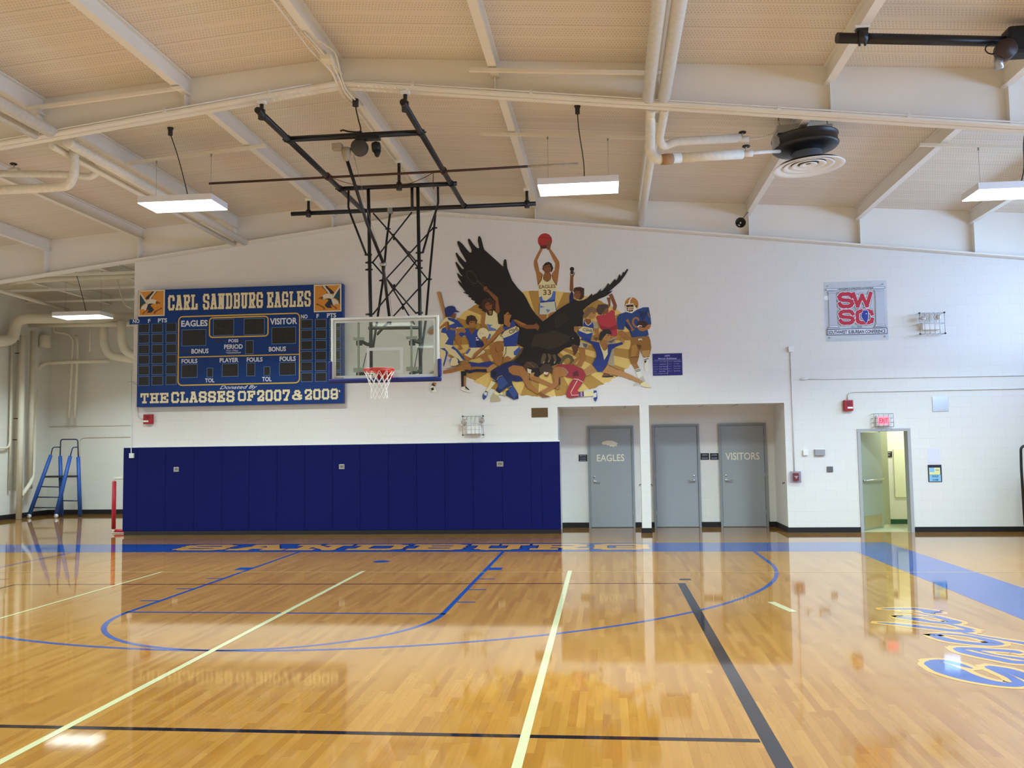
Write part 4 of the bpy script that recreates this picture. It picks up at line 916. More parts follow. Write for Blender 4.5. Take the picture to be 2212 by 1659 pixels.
fig('painted_soccer_player', [(HAIR,2,[(722,1580),(740,1520),(810,1497),(880,1520),(915,1590),(905,1659),(725,1659)]),(HAIR,1,[(805,0),(1025,0),(1005,95),(980,60),(890,40),(862,115),(815,80)]),
 (SK,1,[(860,60),(885,30),(985,30),(988,120),(940,170),(900,170),(860,120)]),('#3a2418',1,[(882,50),(920,46),(920,62),(882,66)]),('#3a2418',1,[(940,46),(975,42),(975,56),(940,60)]),(SKD,1,[(850,165),(900,170),(990,160),(995,210),(910,300),(850,220)]),
 (SK,1,[(610,250),(670,280),(720,350),(690,430),(700,520),(730,580),(700,610),(650,590),(660,540),(590,400),(580,370)]),
 (BLU,1,[(770,180),(850,180),(905,300),(1000,195),(1040,210),(1090,420),(1150,540),(1100,560),(870,570),(850,430),(780,310),(700,350),(650,290),(680,260),(790,250)]),('#16265c',1,[(1000,420),(1150,440),(1150,545),(1000,560)]),('#d8d6c6',1,[(985,360),(1030,355),(1010,390)]),('#d8d6c6',1,['o',1025,408,30,12]),
 ('#dcd3a6',1,['o',1140,285,116,116]),('#5a4a30',1,['o',1082,285,6,10]),('#5a4a30',1,['o',1133,282,6,10]),(SK,1,[(1110,370),(1135,345),(1195,340),(1215,460),(1160,500),(1130,430)]),
 (CRM,1,[(860,565),(1100,560),(1180,640),(1150,690),(1060,720),(960,775),(900,770),(760,710),(830,620)]),('#4a66a8',1,[(780,680),(860,575),(900,590),(830,690)]),
 (SK,1,[(770,710),(900,770),(850,830),(780,820),(750,750)]),(SK,1,[(1060,720),(1180,660),(1300,840),(1160,840)]),
 (BLK,1,[(700,1030),(808,1030),(800,1120),(790,1330),(708,1340)]),(SK,1,[(755,1130),(802,1120),(790,1325),(752,1325)]),(WHT,1,[(697,1370),(765,1330),(850,1350),(925,1430),(890,1455),(800,1440),(697,1400)]),(BLK,1,[(770,1340),(800,1332),(872,1405),(850,1410),(790,1365)]),(BLK,1,['l',8,(775,1400),(795,1360)]),(BLK,1,['l',8,(800,1412),(822,1375)])])
fig('painted_batter', [(SKL,2,[(200,1090),(235,1073),(262,1088),(335,1390),(405,1659),(362,1659),(300,1450)]),('#5a3a1a',2,['l',8,(262,1088),(335,1390),(405,1659)]),(SKD,2,[(440,1530),(500,1460),(545,1475),(530,1555),(470,1570),(420,1640),(380,1600)]),(HAIR,2,[(340,1490),(400,1500),(410,1560),(360,1540)]),
 ('#22346e',2,[(333,1420),(345,1375),(400,1338),(470,1332),(520,1350),(545,1410),(612,1445),(560,1448),(510,1450),(450,1522),(395,1530),(345,1490)]),
 (CRM,1,[(270,110),(330,20),(420,-50),(560,-20),(640,40),(740,150),(620,180),(600,260),(560,400),(540,540),(275,540),(275,330)]),
 (BLU,1,[(430,-40),(560,-20),(640,30),(755,150),(640,160),(620,120),(560,60),(450,10)]),('#2d4a90',1,[(450,120),(610,60),(640,150),(600,170),(590,300),(550,440),(540,520),(380,490),(450,380),(400,280),(300,260),(320,180)]),
 (SK,1,[(480,165),(620,185),(760,190),(802,225),(775,272),(600,225),(480,205)]),(SK,1,[(275,150),(400,40),(440,50),(450,200),(420,225),(385,130),(275,195)]),('#6b4526',1,[(430,30),(460,60),(470,190),(430,210)]),
 ('#8d9088',1,[(30,260),(60,190),(170,100),(185,290),(80,305)]),(SK,1,[(40,260),(70,210),(175,180),(175,290),(90,300)]),
 (CRM,1,[(275,540),(540,530),(790,810),(680,830),(450,670),(425,650),(400,780),(360,950),(330,940),(275,700)]),('#2d4a90',1,[(540,530),(640,610),(790,810),(740,812),(590,620),(500,570)]),('#2d4a90',1,[(390,590),(440,650),(400,800),(358,950),(342,900),(395,700)]),('#2d4a90',1,[(275,575),(380,570),(400,640),(330,600)]),
 (BLK,1,[(105,1310),(145,1255),(205,1265),(180,1330)]),(SK,1,[(150,1255),(205,1262),(190,1310),(155,1300)]),(WHT,1,[(85,1360),(125,1310),(180,1350),(225,1430),(200,1450),(130,1450),(90,1390)]),(BLK,1,[(95,1375),(150,1350),(160,1400),(120,1420)])])
fig('painted_sprinter', [('#1f1a18',2,[(1280,1500),(1330,1420),(1450,1375),(1520,1400),(1480,1440),(1400,1500),(1400,1659),(1300,1659)]),('#1f1a18',3,[(120,0),(255,0),(245,150),(200,185),(160,130)]),(SK,2,[(1400,1500),(1470,1440),(1530,1520),(1505,1570),(1480,1659),(1400,1659)]),('#3a2418',2,[(1465,1480),(1500,1478),(1500,1492),(1465,1495)]),
 (SK,3,[(250,0),(392,0),(350,120),(398,195),(350,240),(258,180),(250,80)]),(SKD,3,[(398,90),(480,90),(690,190),(800,190),(865,158),(922,220),(890,300),(850,262),(690,267),(560,230),(440,130)]),(SK,3,[(430,95),(480,92),(680,185),(600,200)]),
 (BLU,3,[(230,210),(350,240),(400,100),(432,95),(480,215),(540,270),(500,540),(480,590),(250,592),(242,460),(210,390)]),(CRM,3,[(208,385),(270,300),(470,213),(530,240),(540,290),(380,390),(240,440)]),(GLD,3,['l',9,(265,305),(470,212)]),(BLK,3,['t','CSHS',432,295,185,75,-24]),
 (CRM,3,[(245,600),(520,590),(560,640),(500,760),(400,822),(330,790),(230,800)]),('#3a58a0',3,[(430,700),(540,600),(562,650),(490,770),(440,760)]),('#4a4a48',3,['l',14,(290,600),(285,720),(240,800)]),(SK,3,[(240,812),(320,775),(400,825),(230,912)]),
 (SK,3,[(215,210),(262,290),(180,350),(80,480),(0,535),(0,455),(120,290)]),(SK,1,[(1475,160),(1475,280),(1330,420),(1130,600),(960,780),(910,770),(960,680),(1150,520),(1310,350)]),('#3a2a1a',1,['l',10,(1475,282),(1330,425),(1130,605),(950,785)])])
fig('painted_gymnast', [('#242828',5,[(742,585),(757,470),(830,405),(920,408),(962,470),(940,502),(875,480),(830,530),(770,605)]),(SKL,5,[(828,530),(880,480),(942,500),(932,590),(890,602),(850,640),(800,580)]),('#3a2418',5,[(885,505),(918,502),(918,514),(885,517)]),
 (SK,5,[(790,580),(880,600),(865,640),(885,690),(850,775),(800,735),(755,650)]),(CRM,5,[(740,630),(780,700),(815,760),(850,772),(885,730),(890,690),(905,690),(890,840),(830,935),(800,850)]),(SK,5,[(795,690),(880,680),(852,772),(815,755)]),
 ('#20357c',5,[(430,575),(448,548),(600,600),(742,630),(760,690),(810,830),(830,932),(892,830),(890,690),(905,660),(1000,655),(1140,622),(1155,660),(1040,700),(960,750),(915,900),(882,1000),(790,1132),(720,1132),(628,1000),(700,860),(682,760),(620,660),(520,610)]),
 (SKL,5,[(1108,570),(1140,540),(1182,620),(1150,655)]),('#d8d4c0',5,[(410,550),(442,540),(430,580)]),(SKL,5,[(620,1010),(705,1112),(560,1190),(515,1200),(490,1110)]),(SKL,5,[(890,1010),(1100,1105),(1300,1190),(1502,1300),(1480,1332),(1150,1215),(795,1142)]),(SKD,5,['l',9,(895,1015),(1085,1105)]),(CRM,5,[(1450,1335),(1510,1298),(1642,1390),(1580,1400),(1460,1372)])])
fig('painted_swimmer', [(SK,1,[(345,1020),(560,970),(700,920),(800,880),(882,890),(912,960),(890,1010),(780,990),(520,1062),(345,1085)]),(SKD,1,['l',10,(400,985),(600,940),(700,905)]),('#8d8878',1,[(60,1080),(120,1030),(185,1018),(185,1100),(100,1095)]),
 (CRM,1,['o',562,850,96,90]),(BLU,1,[(600,765),(650,790),(690,850),(660,890),(630,860),(640,810)]),('#6a88bc',1,[(470,800),(520,770),(490,850),(480,910)]),('#2a2018',1,['l',12,(500,935),(600,925),(700,880)]),(SK,1,[(690,880),(830,838),(850,870),(700,912)]),
 ('#22367e',1,[(830,838),(1050,872),(1280,830),(1365,880),(1300,900),(1220,960),(1000,935),(905,945),(880,885)]),('#9a6a34',1,[(908,960),(1000,940),(1215,950),(1212,1000),(908,1000)]),('#151b3e',1,[(740,1000),(900,1012),(1000,990),(1205,990),(1222,1052),(1000,1042),(862,1078)]),(SKL,1,[(1210,970),(1340,885),(1425,930),(1260,1052),(1210,1030)])])
fig('painted_wrestler_in_blue', [('#1a2656',3,[(0,1062),(300,905),(420,870),(560,945),(610,965),(420,955),(340,1000),(350,1080),(420,1130),(570,1155),(780,1220),(600,1250),(480,1262),(390,1245),(425,1340),(520,1490),(525,1580),(440,1602),(285,1520),(290,1440),(360,1400),(310,1370),(210,1440),(170,1480),(90,1420),(160,1320),(90,1240),(0,1170)]),('#2c4680',3,[(120,1200),(230,1160),(330,1290),(220,1400),(150,1400)]),('#2c4680',3,[(330,1420),(420,1340),(510,1500),(440,1590)]),('#8a7a50',3,['l',14,(110,1230),(150,1170),(220,1145)]),('#8a7a50',3,['l',14,(330,1375),(400,1345)]),('#0f1530',3,[(20,1080),(120,1050),(90,1180),(20,1170)]),('#7a4a3a',3,['l',9,(340,1000),(345,1075),(420,1135),(560,1155)]),
 (SK,3,[(770,1135),(800,1140),(1000,1230),(1150,1300),(1190,1310),(1170,1352),(1080,1340),(900,1270),(745,1215)]),(SK,3,[(330,1000),(420,950),(600,970),(685,1060),(740,1300),(920,1480),(885,1502),(680,1370),(600,1200),(520,1140),(420,1130),(350,1080)]),(SKD,3,['l',9,(520,1050),(560,1140),(640,1290),(690,1370)]),
 ('#4a3424',3,[(620,960),(680,880),(780,878),(880,940),(915,1000),(820,1012),(765,1000),(690,1000),(700,1095),(650,1040)]),('#7a5a34',3,['l',8,(690,900),(760,930),(820,1000)]),(SKL,3,[(740,1100),(830,1085),(805,1160),(745,1185)]),('#dcd6bc',3,[(690,1010),(770,1040),(755,1112),(700,1092)]),(BLK,3,['o',725,1035,6,8]),(BLK,3,['o',748,1060,6,8]),(BLK,3,['o',720,1075,6,8]),
 (CRM,3,[(85,1425),(175,1490),(130,1532),(35,1532)]),(BLK,3,['l',9,(90,1430),(165,1482)]),(BLK,3,['l',8,(108,1408),(180,1458)]),('#aca27c',3,[(0,1560),(50,1480),(140,1530),(195,1620),(100,1630),(10,1640)]),(CRM,3,[(148,1490),(235,1455),(290,1450),(275,1535),(230,1512)]),(BLK,3,['l',10,(240,1455),(235,1520)]),(BLK,3,['l',10,(275,1450),(265,1535)]),
 (CRM,1,[(1310,1210),(1392,1255),(1240,1442),(1200,1420)]),(NAV,1,['l',14,(1315,1212),(1390,1252)]),('#2a4486',1,[(1130,1500),(1190,1420),(1240,1450),(1200,1560),(1155,1602),(1130,1570)]),('#c8c6b4',1,[(1165,1450),(1225,1450),(1205,1520),(1155,1500)])])
fig('painted_wrestler_in_red', [('#962a36',5,[(0,1030),(60,1000),(300,1008),(450,1080),(522,1180),(470,1310),(370,1450),(400,1475),(400,1560),(260,1582),(190,1560),(175,1500),(240,1340),(312,1240),(170,1220),(232,1150),(150,1070),(50,1040)]),('#a83038',5,[(300,1290),(450,1300),(370,1450),(390,1530),(270,1530),(250,1490)]),('#5c1c26',5,[(290,1140),(380,1110),(400,1200),(300,1210)]),('#ddd6cc',5,['l',9,(310,1252),(380,1258),(470,1308)]),('#ddd6cc',5,['l',9,(375,1275),(260,1480),(275,1532),(395,1525)]),
 (SK,3,[(1170,1080),(1180,1010),(1260,978),(1350,985),(1470,1080),(1420,1152),(1290,1172),(1280,1310),(1210,1380),(1010,1490),(960,1522),(900,1472),(1180,1312),(1205,1260)]),('#9a9090',3,['l',9,(1350,985),(1420,1030),(1468,1085),(1420,1150)]),(SKD,3,['l',9,(1290,1172),(1282,1310),(1210,1385)]),('#4a1420',3,[(1285,1190),(1310,1190),(1315,1310),(1285,1330)]),(SK,3,[(1225,1370),(1305,1350),(1300,1395),(1240,1400)]),(SKD,3,[(880,1490),(940,1450),(1000,1500),(1140,1550),(980,1562)]),
 ('#42301f',3,[(910,1010),(1000,930),(1110,925),(1172,1000),(1162,1110),(1090,1080),(1000,1070),(940,1130)]),(SKD,3,[(1010,1120),(1110,1100),(1075,1172),(1020,1160)]),('#dcd6bc',3,[(1005,1075),(1090,1090),(1070,1130),(1000,1120)]),(BLK,3,['o',1040,1095,6,8]),(BLK,3,['o',1065,1110,6,8]),
 (CRM,5,[(400,1470),(645,1455),(645,1540),(400,1562)]),('#3a3570',5,[(400,1472),(482,1465),(484,1552),(402,1562)]),('#b08a94',5,[(425,1475),(455,1472),(457,1550),(428,1555)]),('#24357c',5,[(650,1450),(702,1450),(715,1580),(685,1637),(652,1610)]),('#cfcdbd',5,[(640,1500),(700,1480),(700,1560),(650,1570)])])
# ================================================================== things on the end wall
RED = pm('alarm_red', '#a3141f', .4, var=.04); CLEAR = glass_mat('clear_acrylic', (.95,.97,1.0))
SILV = pm('silver_print', '#b9bcc0', .4, .3)
# conference plaque of clear acrylic
YQ = YW-.018
x0,z0,x1,z1 = wrect(1781,607.5,1917.5,736.5,YQ)
sg = thing('acrylic_sign', 'clear acrylic plaque with red letters between grey columns, high on the right wall', 'sign', ((x0+x1)/2,YQ,z0))
mb = MB(); mb.bevbox(x0,x1,YQ,YQ+.006,z0,z1,.002); obj('acrylic_sheet', mb, CLEAR, sg)
def qq(u, v): return 1770+u/11.444, 600+v/11.444
def qrect(mb, u0,v0,u1,v1,Y,mi=0):
    a,b,c,d = wrect(*qq(u0,v0),*qq(u1,v1),Y); mb.rect(a,b,c,d,Y,mi)
Yp = YQ-.0006
DKG = paint('#3a4150',1.0); COLG = paint('#b4b9c2',1.1); WHP = paint('#dde0e8',1.1); REDP = paint('#b4233a',1.1); BLUP = paint('#27348f',1.1)
mb = MB()
for (a0,a1,b0,b1,s,cap0,cap1,bb0,bb1) in ((225,425,380,1190,12,(165,455),(205,430),(225,475),(200,500)),(1380,1585,330,1150,12,(1325,1615),(1355,1585),(1375,1635),(1355,1655))):
    mb.poly([at_y(*qq(a0,b0),Yp),at_y(*qq(a1-15,b0),Yp),at_y(*qq(a1+20,b1),Yp),at_y(*qq(a0+25,b1),Yp)],0)
    qrect(mb,cap0[0],b0-110,cap0[1],b0-65,Yp-.0003,1); qrect(mb,cap1[0],b0-35,cap1[1],b0-2,Yp-.0003,1); qrect(mb,bb0[0],b1,bb0[1],b1+42,Yp-.0003,1); qrect(mb,bb1[0],b1+48,bb1[1],b1+80,Yp-.0003,1)
    for (u0,v0,u1,v1) in ((cap0[0],b0-110,cap0[1],b0-65),(cap1[0],b0-35,cap1[1],b0-2),(bb0[0],b1,bb0[1],b1+42),(bb1[0],b1+48,bb1[1],b1+80)):
        a,b,c,d = wrect(*qq(u0,v0),*qq(u1,v1),Yp-.0005); e=.006
        mb.ring([(a,Yp-.0005,b),(c,Yp-.0005,b),(c,Yp-.0005,d),(a,Yp-.0005,d)],[(a+e,Yp-.0005,b+e),(c-e,Yp-.0005,b+e),(c-e,Yp-.0005,d-e),(a+e,Yp-.0005,d-e)],2)
obj('printed_column', mb, [COLG, WHP, DKG], sg)
SS = [[(1,.78),(.9,.92),(.72,1),(.28,1),(.1,.92),(0,.78),(.05,.62),(.25,.53),(.75,.47),(.95,.38),(1,.22),(.9,.08),(.72,0),(.28,0),(.1,.08),(0,.22)]]
WW = [[(0,1),(.22,0),(.5,.85),(.76,0),(1,1)]]
CC = [[(1,.74),(.95,.9),(.75,1),(.25,1),(.05,.9),(0,.75),(0,.25),(.05,.1),(.25,0),(.75,0),(.95,.1),(1,.27)]]
def chunky(mb, gl, u0,v0,u1,v1, hw, Y, mi):
    a,b,c,d = wrect(*qq(u0,v0),*qq(u1,v1),Y); H = d-b; W = (c-a)/H
    def M(p, q): return Vector((a+p*H, Y, b+q*H))
    s0 = .12
    strokes(mb, [[(s0+p*(W-2*s0), s0+q*(1-2*s0)) for p, q in ln] for ln in gl], M, hw, mi)
mb = MB()
for hw, dy, mi in ((.165,0,2),(.15,.0008,1),(.115,.0016,0)):
    chunky(mb, WW, 800,350,1320,735, hw, Yp-.0002-dy, mi); chunky(mb, CC, 895,775,1350,1155, hw, Yp-.0002-dy, mi)
    chunky(mb, SS, 450,355,855,755, hw, Yp-.0004-dy, mi); chunky(mb, SS, 470,785,875,1165, hw, Yp-.0004-dy, mi)
obj('monogram', mb, [REDP, WHP, DKG], sg)
ILL = [(1075,805),(1190,805),(1205,850),(1205,990),(1195,1040),(1180,1080),(1170,1115),(1140,1118),(1125,1090),(1095,1060),(1085,1030),(1055,995),(1035,950),(1050,905),(1045,880),(1080,840)]
mb = MB(); cI = Vector((1125,950)); mb.poly([at_y(*qq(cI.x+(a-cI.x)*1.14,cI.y+(b-cI.y)*1.07),Yp-.003) for a,b in ILL],1); mb.poly([at_y(*qq(a,b),Yp-.0034) for a,b in ILL],0)
mb.poly([at_y(*qq(1160+14*math.cos(k*.785),888+14*math.sin(k*.785)),Yp-.0038) for k in range(8)],1); obj('state_outline', mb, [BLUP, WHP], sg)
mb = MB(); a,b,c,d = wrect(*qq(190,1255),*qq(1680,1405),Yp); 
mb.rect(a,b,c,d,Yp,1); e=.012; mb.ring([(a,Yp-.0004,b),(c,Yp-.0004,b),(c,Yp-.0004,d),(a,Yp-.0004,d)],[(a+e,Yp-.0004,b+e),(c-e,Yp-.0004,b+e),(c-e,Yp-.0004,d-e),(a+e,Yp-.0004,d-e)],0)
obj('name_band', mb, [DKG, WHP], sg)
mb = MB(); wtext(mb,'SOUTHWEST SUBURBAN CONFERENCE',*qq(220,1290),*qq(1640,1380),Yp-.0008,bold=.035); wtext(mb,'ACADEMICS-ATHLETICS-ACTIVITIES',*qq(480,240),*qq(1310,300),Yp-.0008); wtext(mb,'Est. 2005',*qq(805,1195),*qq(1060,1235),Yp-.0008)
obj('printed_lettering', mb, DKG, sg)
mb = MB()
for u, v in ((205,207),(1568,158),(255,1487),(1625,1447)):
    c = at_y(*qq(u,v),YQ); mb.lathe((c.x,YQ,c.z),[(.001,-.004),(.012,-.003),(.012,.0),(.008,.018)],12,axis='y')
obj('standoff_screw', mb, GALV, sg)
# mural name plaque
NAVYP = pm('plaque_navy','#1c2270',.35); LAV = paint('#b7b9dd',1.0); GOLDT = paint('#8c86ae',1.0)
x0,z0,x1,z1 = wrect(1410,763.5,1474,811,YW-.012); 
pq = thing('name_plaque','small navy plaque with white lettering right of the mural','plaque',((x0+x1)/2,YW-.012,z0))
mb = MB(); mb.bevbox(x0,x1,YW-.012,YW-.001,z0,z1,.004); obj('plate', mb, NAVYP, pq)
def pp(u, v): return 1400+u/25.92, 755+v/25.92
Yp = YW-.0128; mb = MB()
wtext(mb,'1977',*pp(930,310),*pp(1225,410),Yp,bold=.02); wtext(mb,'Mural Athletes',*pp(570,455),*pp(1600,545),Yp,bold=.01)
for k, s in enumerate(('Tyson Olley','Luke Benner','Frank Mennuti','Maria Daviauk','Rob Ollivo','Eugene Lorenz')): wtext(mb,s,*pp(630,660+132*k),*pp(630+35*len(s),715+132*k),Yp)
for k, s in enumerate(('Scott McEllen','Lori Wayne','Denny Kohout','Nancy Tapes','Conni Wools')): wtext(mb,s,*pp(1440,635+132*k),*pp(1440+32*len(s),690+132*k),Yp)
obj('plaque_lettering', mb, LAV, pq)
mb = MB(); a,b,c,d = wrect(*pp(340,575),*pp(1810,600),Yp); mb.rect(a,b,c,d,Yp-.0002); a,b,c,d = wrect(*pp(1080,600),*pp(1105,1390),Yp); mb.rect(a,b,c,d,Yp-.0002)
for k, s in enumerate(('Swimming','Gymnast','Baseball','Football','Runner','Volleyball')): wtext(mb,s,*pp(320,670+132*k),*pp(320+30*len(s),725+132*k),Yp)
for k, s in enumerate(('Tennis','Cheer','Track','Golf','Discus')): wtext(mb,s,*pp(1140,645+132*k),*pp(1140+34*len(s),700+132*k),Yp)
obj('plaque_rule', mb, GOLDT, pq)
# brown plate, steel blank, papers
def plate(name, px, m, label, cat, t=.01, b=.003):
    x0,z0,x1,z1 = wrect(*px, YW-t); mb = MB(); mb.bevbox(x0,x1,YW-t,YW-.001,z0,z1,b); return tag(obj(name, mb, m), label, cat)
plate('brown_plate',(1148,881,1183.5,901.5),pm('brown_laminate','#5d4426',.4,var=.12,scale=20),'small blank brown plate on the wall left of the door recess','plate')
plate('steel_plate',(2014,856,2049,889),CHROME,'square shiny steel cover plate on the wall right of the exit sign','cover plate')
pa = plate('paper_notice',(2004,969,2030.5,1000),paint('#cfcfe6',1.1),'white paper notice taped above the blue and yellow poster','paper',.004,.001)
po = plate('poster',(2005,1004,2034.5,1041),pm('poster_black','#23253a',.4),'small black framed blue and yellow poster right of the exit door','poster',.012,.002)
def tp_(u, v): return 1990+u/19.52, 960+v/19.52
Yp = YW-.0128; mb = MB()
for (q, mi) in (((335,980,800,1275),1),((350,980,555,1170),0),((345,1285,835,1560),0)):
    a,b,c,d = wrect(*tp_(q[0],q[1]),*tp_(q[2],q[3]),Yp); mb.rect(a,b,c,d,Yp-(.0003 if q[0]==350 else 0),mi)
obj('poster_panel', mb, [paint('#7fb4d4',1.1), paint('#d8d89a',1.1)], po)
mb = MB(); wtext(mb,'GOLD',*tp_(455,1300),*tp_(730,1385),Yp-.0006,bold=.04); wtext(mb,'GYM',*tp_(475,1460),*tp_(715,1530),Yp-.0006,bold=.04); wtext(mb,'SOUTH',*tp_(590,1045),*tp_(740,1075),Yp-.0006,bold=.03); wtext(mb,'GYM',*tp_(610,1085),*tp_(735,1120),Yp-.0006,bold=.03); obj('poster_lettering', mb, paint('#2f5a86',1.0), po)
# room signs beside the grey doors
for px, lines, lb in (((1250,982,1268.5,996.5),('BOYS','LOCKER','ROOM'),'small black room sign left of the first grey door'),((1513.5,979,1531.5,993),('VISITOR','ROOM'),'small black room sign, left one of the pair between the grey doors'),((1534,979,1552,993),('LOCKER','ROOM'),'small black room sign, right one of the pair between the grey doors')):
    t=.012; x0,z0,x1,z1 = wrect(*px, YR-t); mb = MB(); mb.bevbox(x0,x1,YR-t,YR-.001,z0,z1,.002); s = tag(obj('room_sign', mb, pm('sign_black','#191c1c',.4)),lb,'sign','room signs of the recess'); 
    mb = MB(); n = len(lines)
    for k, tx in enumerate(lines): fit_text(mb, tx, (x0+.03,YR-t-.0008,z1-(k+.8)*(z1-z0)/n),(x1-x0-.06,0,0),(0,0,(z1-z0)/n*.5))
    obj('sign_lettering', mb, LAV, s)
# fire alarm devices
def horn(px, label, lens):
    x0,z0,x1,z1 = wrect(*px, YW-.09); o = thing('fire_alarm_horn', label, 'fire alarm', ((x0+x1)/2,YW-.09,z0), 'fire alarm horns')
    mb = MB(); mb.bevbox(x0,x1,YW-.09,YW-.002,z0,z1,.012); obj('alarm_body', mb, RED, o)
    mb = MB(); w_ = x1-x0; h = z1-z0
    a = x0+w_*lens[0]; mb.bevbox(a,a+w_*.6,YW-.105,YW-.088,z0+h*.2,z0+h*.36,.006); obj('strobe_lens', mb, pm('strobe_clear','#f0ece2',.2), o)
    mb = MB()
    for k in range(5): z = z0+h*(.5+.08*k); mb.box(x0+w_*.2,x1-w_*.2,YW-.0925,YW-.0895,z,z+h*.03)
    obj('grille_slot', mb, pm('slot_dark','#4a0a10',.6), o); return o
horn((309,895,328,916),'red fire alarm horn under the left end of the scoreboard',(.02,))
horn((1823.5,864,1843.5,887.5),'red fire alarm horn above left of the exit door',(.34,))
x0,z0,x1,z1 = wrect(1708,1018.5,1730.5,1043,YW-.08); o = thing('fire_pull_station','red fire pull station under a clear cover right of the door recess','fire alarm',((x0+x1)/2,YW-.08,z0))
a,b,c,d = wrect(1714,1022,1726,1039,YW-.05); mb = MB(); mb.bevbox(a,c,YW-.05,YW-.002,b,d,.006); obj('pull_body', mb, RED, o)
mb = MB(); zc=(b+d)/2; mb.box(a+.02,c-.02,YW-.058,YW-.05,zc,zc+.022); mb.box((a+c)/2-.012,(a+c)/2+.012,YW-.058,YW-.05,zc-.03,zc); obj('pull_handle', mb, WHITEP, o)
mb = MB(); mb.box(x0,x1,YW-.08,YW-.076,z0,z1); mb.box(x0,x0+.004,YW-.076,YW-.002,z0,z1); mb.box(x1-.004,x1,YW-.076,YW-.002,z0,z1); mb.box(x0+.004,x1-.004,YW-.076,YW-.002,z1-.004,z1); obj('clear_cover', mb, glass_mat('cover_clear',(.86,.84,.9)), o)
# little boxes
plate('thermostat',(1735.5,971.5,1745.5,983.5),WHITEP,'small white sensor box on the wall near the pull station','box',.05,.006)
tg = plate('thermostat_guard',(1760.5,970,1782.5,984),GALV,'grey metal thermostat guard on the wall between recess and exit door','box',.05,.006)
plate('wall_outlet',(1786.5,1007.5,1799.5,1019.5),pm('outlet_steel','#77797c',.35,.6),'square steel outlet plate below the thermostat guard','outlet',.02,.003)
jb = plate('junction_box',(1703.5,748.5,1714,760),WHITEP,'white junction box high on the wall above the pull station','box',.05,.004)
jc = plate('switch_box',(278.5,979,288,989.5),pm('switch_cream','#d6d5d0',.4),'white key switch box on the upper left corner of the blue pads','box',.10,.004)
for px, lb in (((375,1009,386,1019),'grey outlet plate let into the blue pads, leftmost of three'),((732,1003,744,1013.5),'grey outlet plate let into the blue pads below the hoop'),((1073,997,1087,1008),'grey outlet plate let into the blue pads, rightmost of three')):
    x0,z0,x1,z1 = wrect(*px,YP-.012); mb = MB(); mb.bevbox(x0,x1,YP-.012,YP+.004,z0,z1,.003); o = tag(obj('wall_outlet', mb, GALV), lb, 'outlet', 'outlet plates in the pads')
    mb = MB(); mb.box(x0+.025,x1-.02,YP-.0135,YP-.011,z0+.03,z1-.02); obj('outlet_face', mb, pm('outlet_dark','#6f6c62',.4), o)
# conduits
CONP = pm('white_conduit','#dcdcda',.45)
def conduit(pts, r, label, Y=None, m=CONP, name='conduit', n=8):
    mb = MB(); mb.tube([at_y(p[0],p[1],(p[2] if len(p) > 2 else YW-r-.004)) for p in pts], r, n); return tag(obj(name, mb, m), label, 'conduit')
conduit([(1707.5,761),(1712,880),(1716,1018)],.011,'thin white conduit dropping from the junction box to the pull station')
cd2 = conduit([(1733,819),(1780,819),(1900,816.5),(2060,813.5),(2300,809)],.011,'long thin conduit along the wall, upper of the two above the exit door')
mb = MB(); p = at_y(1737,818.5,YW-.02); mb.lathe((p.x,p.y,p.z),[(.001,-.09),(.022,-.05),(.026,0),(.022,.05),(.001,.09)],12,axis='x'); obj('conduit_fitting', mb, CONP, cd2)
conduit([(1831,864),(1831.5,854),(1835,849),(1842,846.5),(1900,845.5),(2060,842),(2300,837)],.012,'conduit bending from the right fire alarm horn along the wall')
conduit([(283.5,800,YW-.02),(283.5,960,YW-.02),(283.5,979,2.90)],.012,'white conduit running down the wall corner to the key switch')
conduit([(297,880),(298,900),(303,905),(310,905)],.009,'thin conduit hooking from the scoreboard to the left fire alarm')
conduit([(274,826,2.9),(283,824,2.9),(291,826,2.9),(297,832,2.85),(288,828,2.88)],.005,'loose wire stub at the left edge of the scoreboard',name='wire_stub',m=pm('thin_wire','#8f8a82',.5,.5))
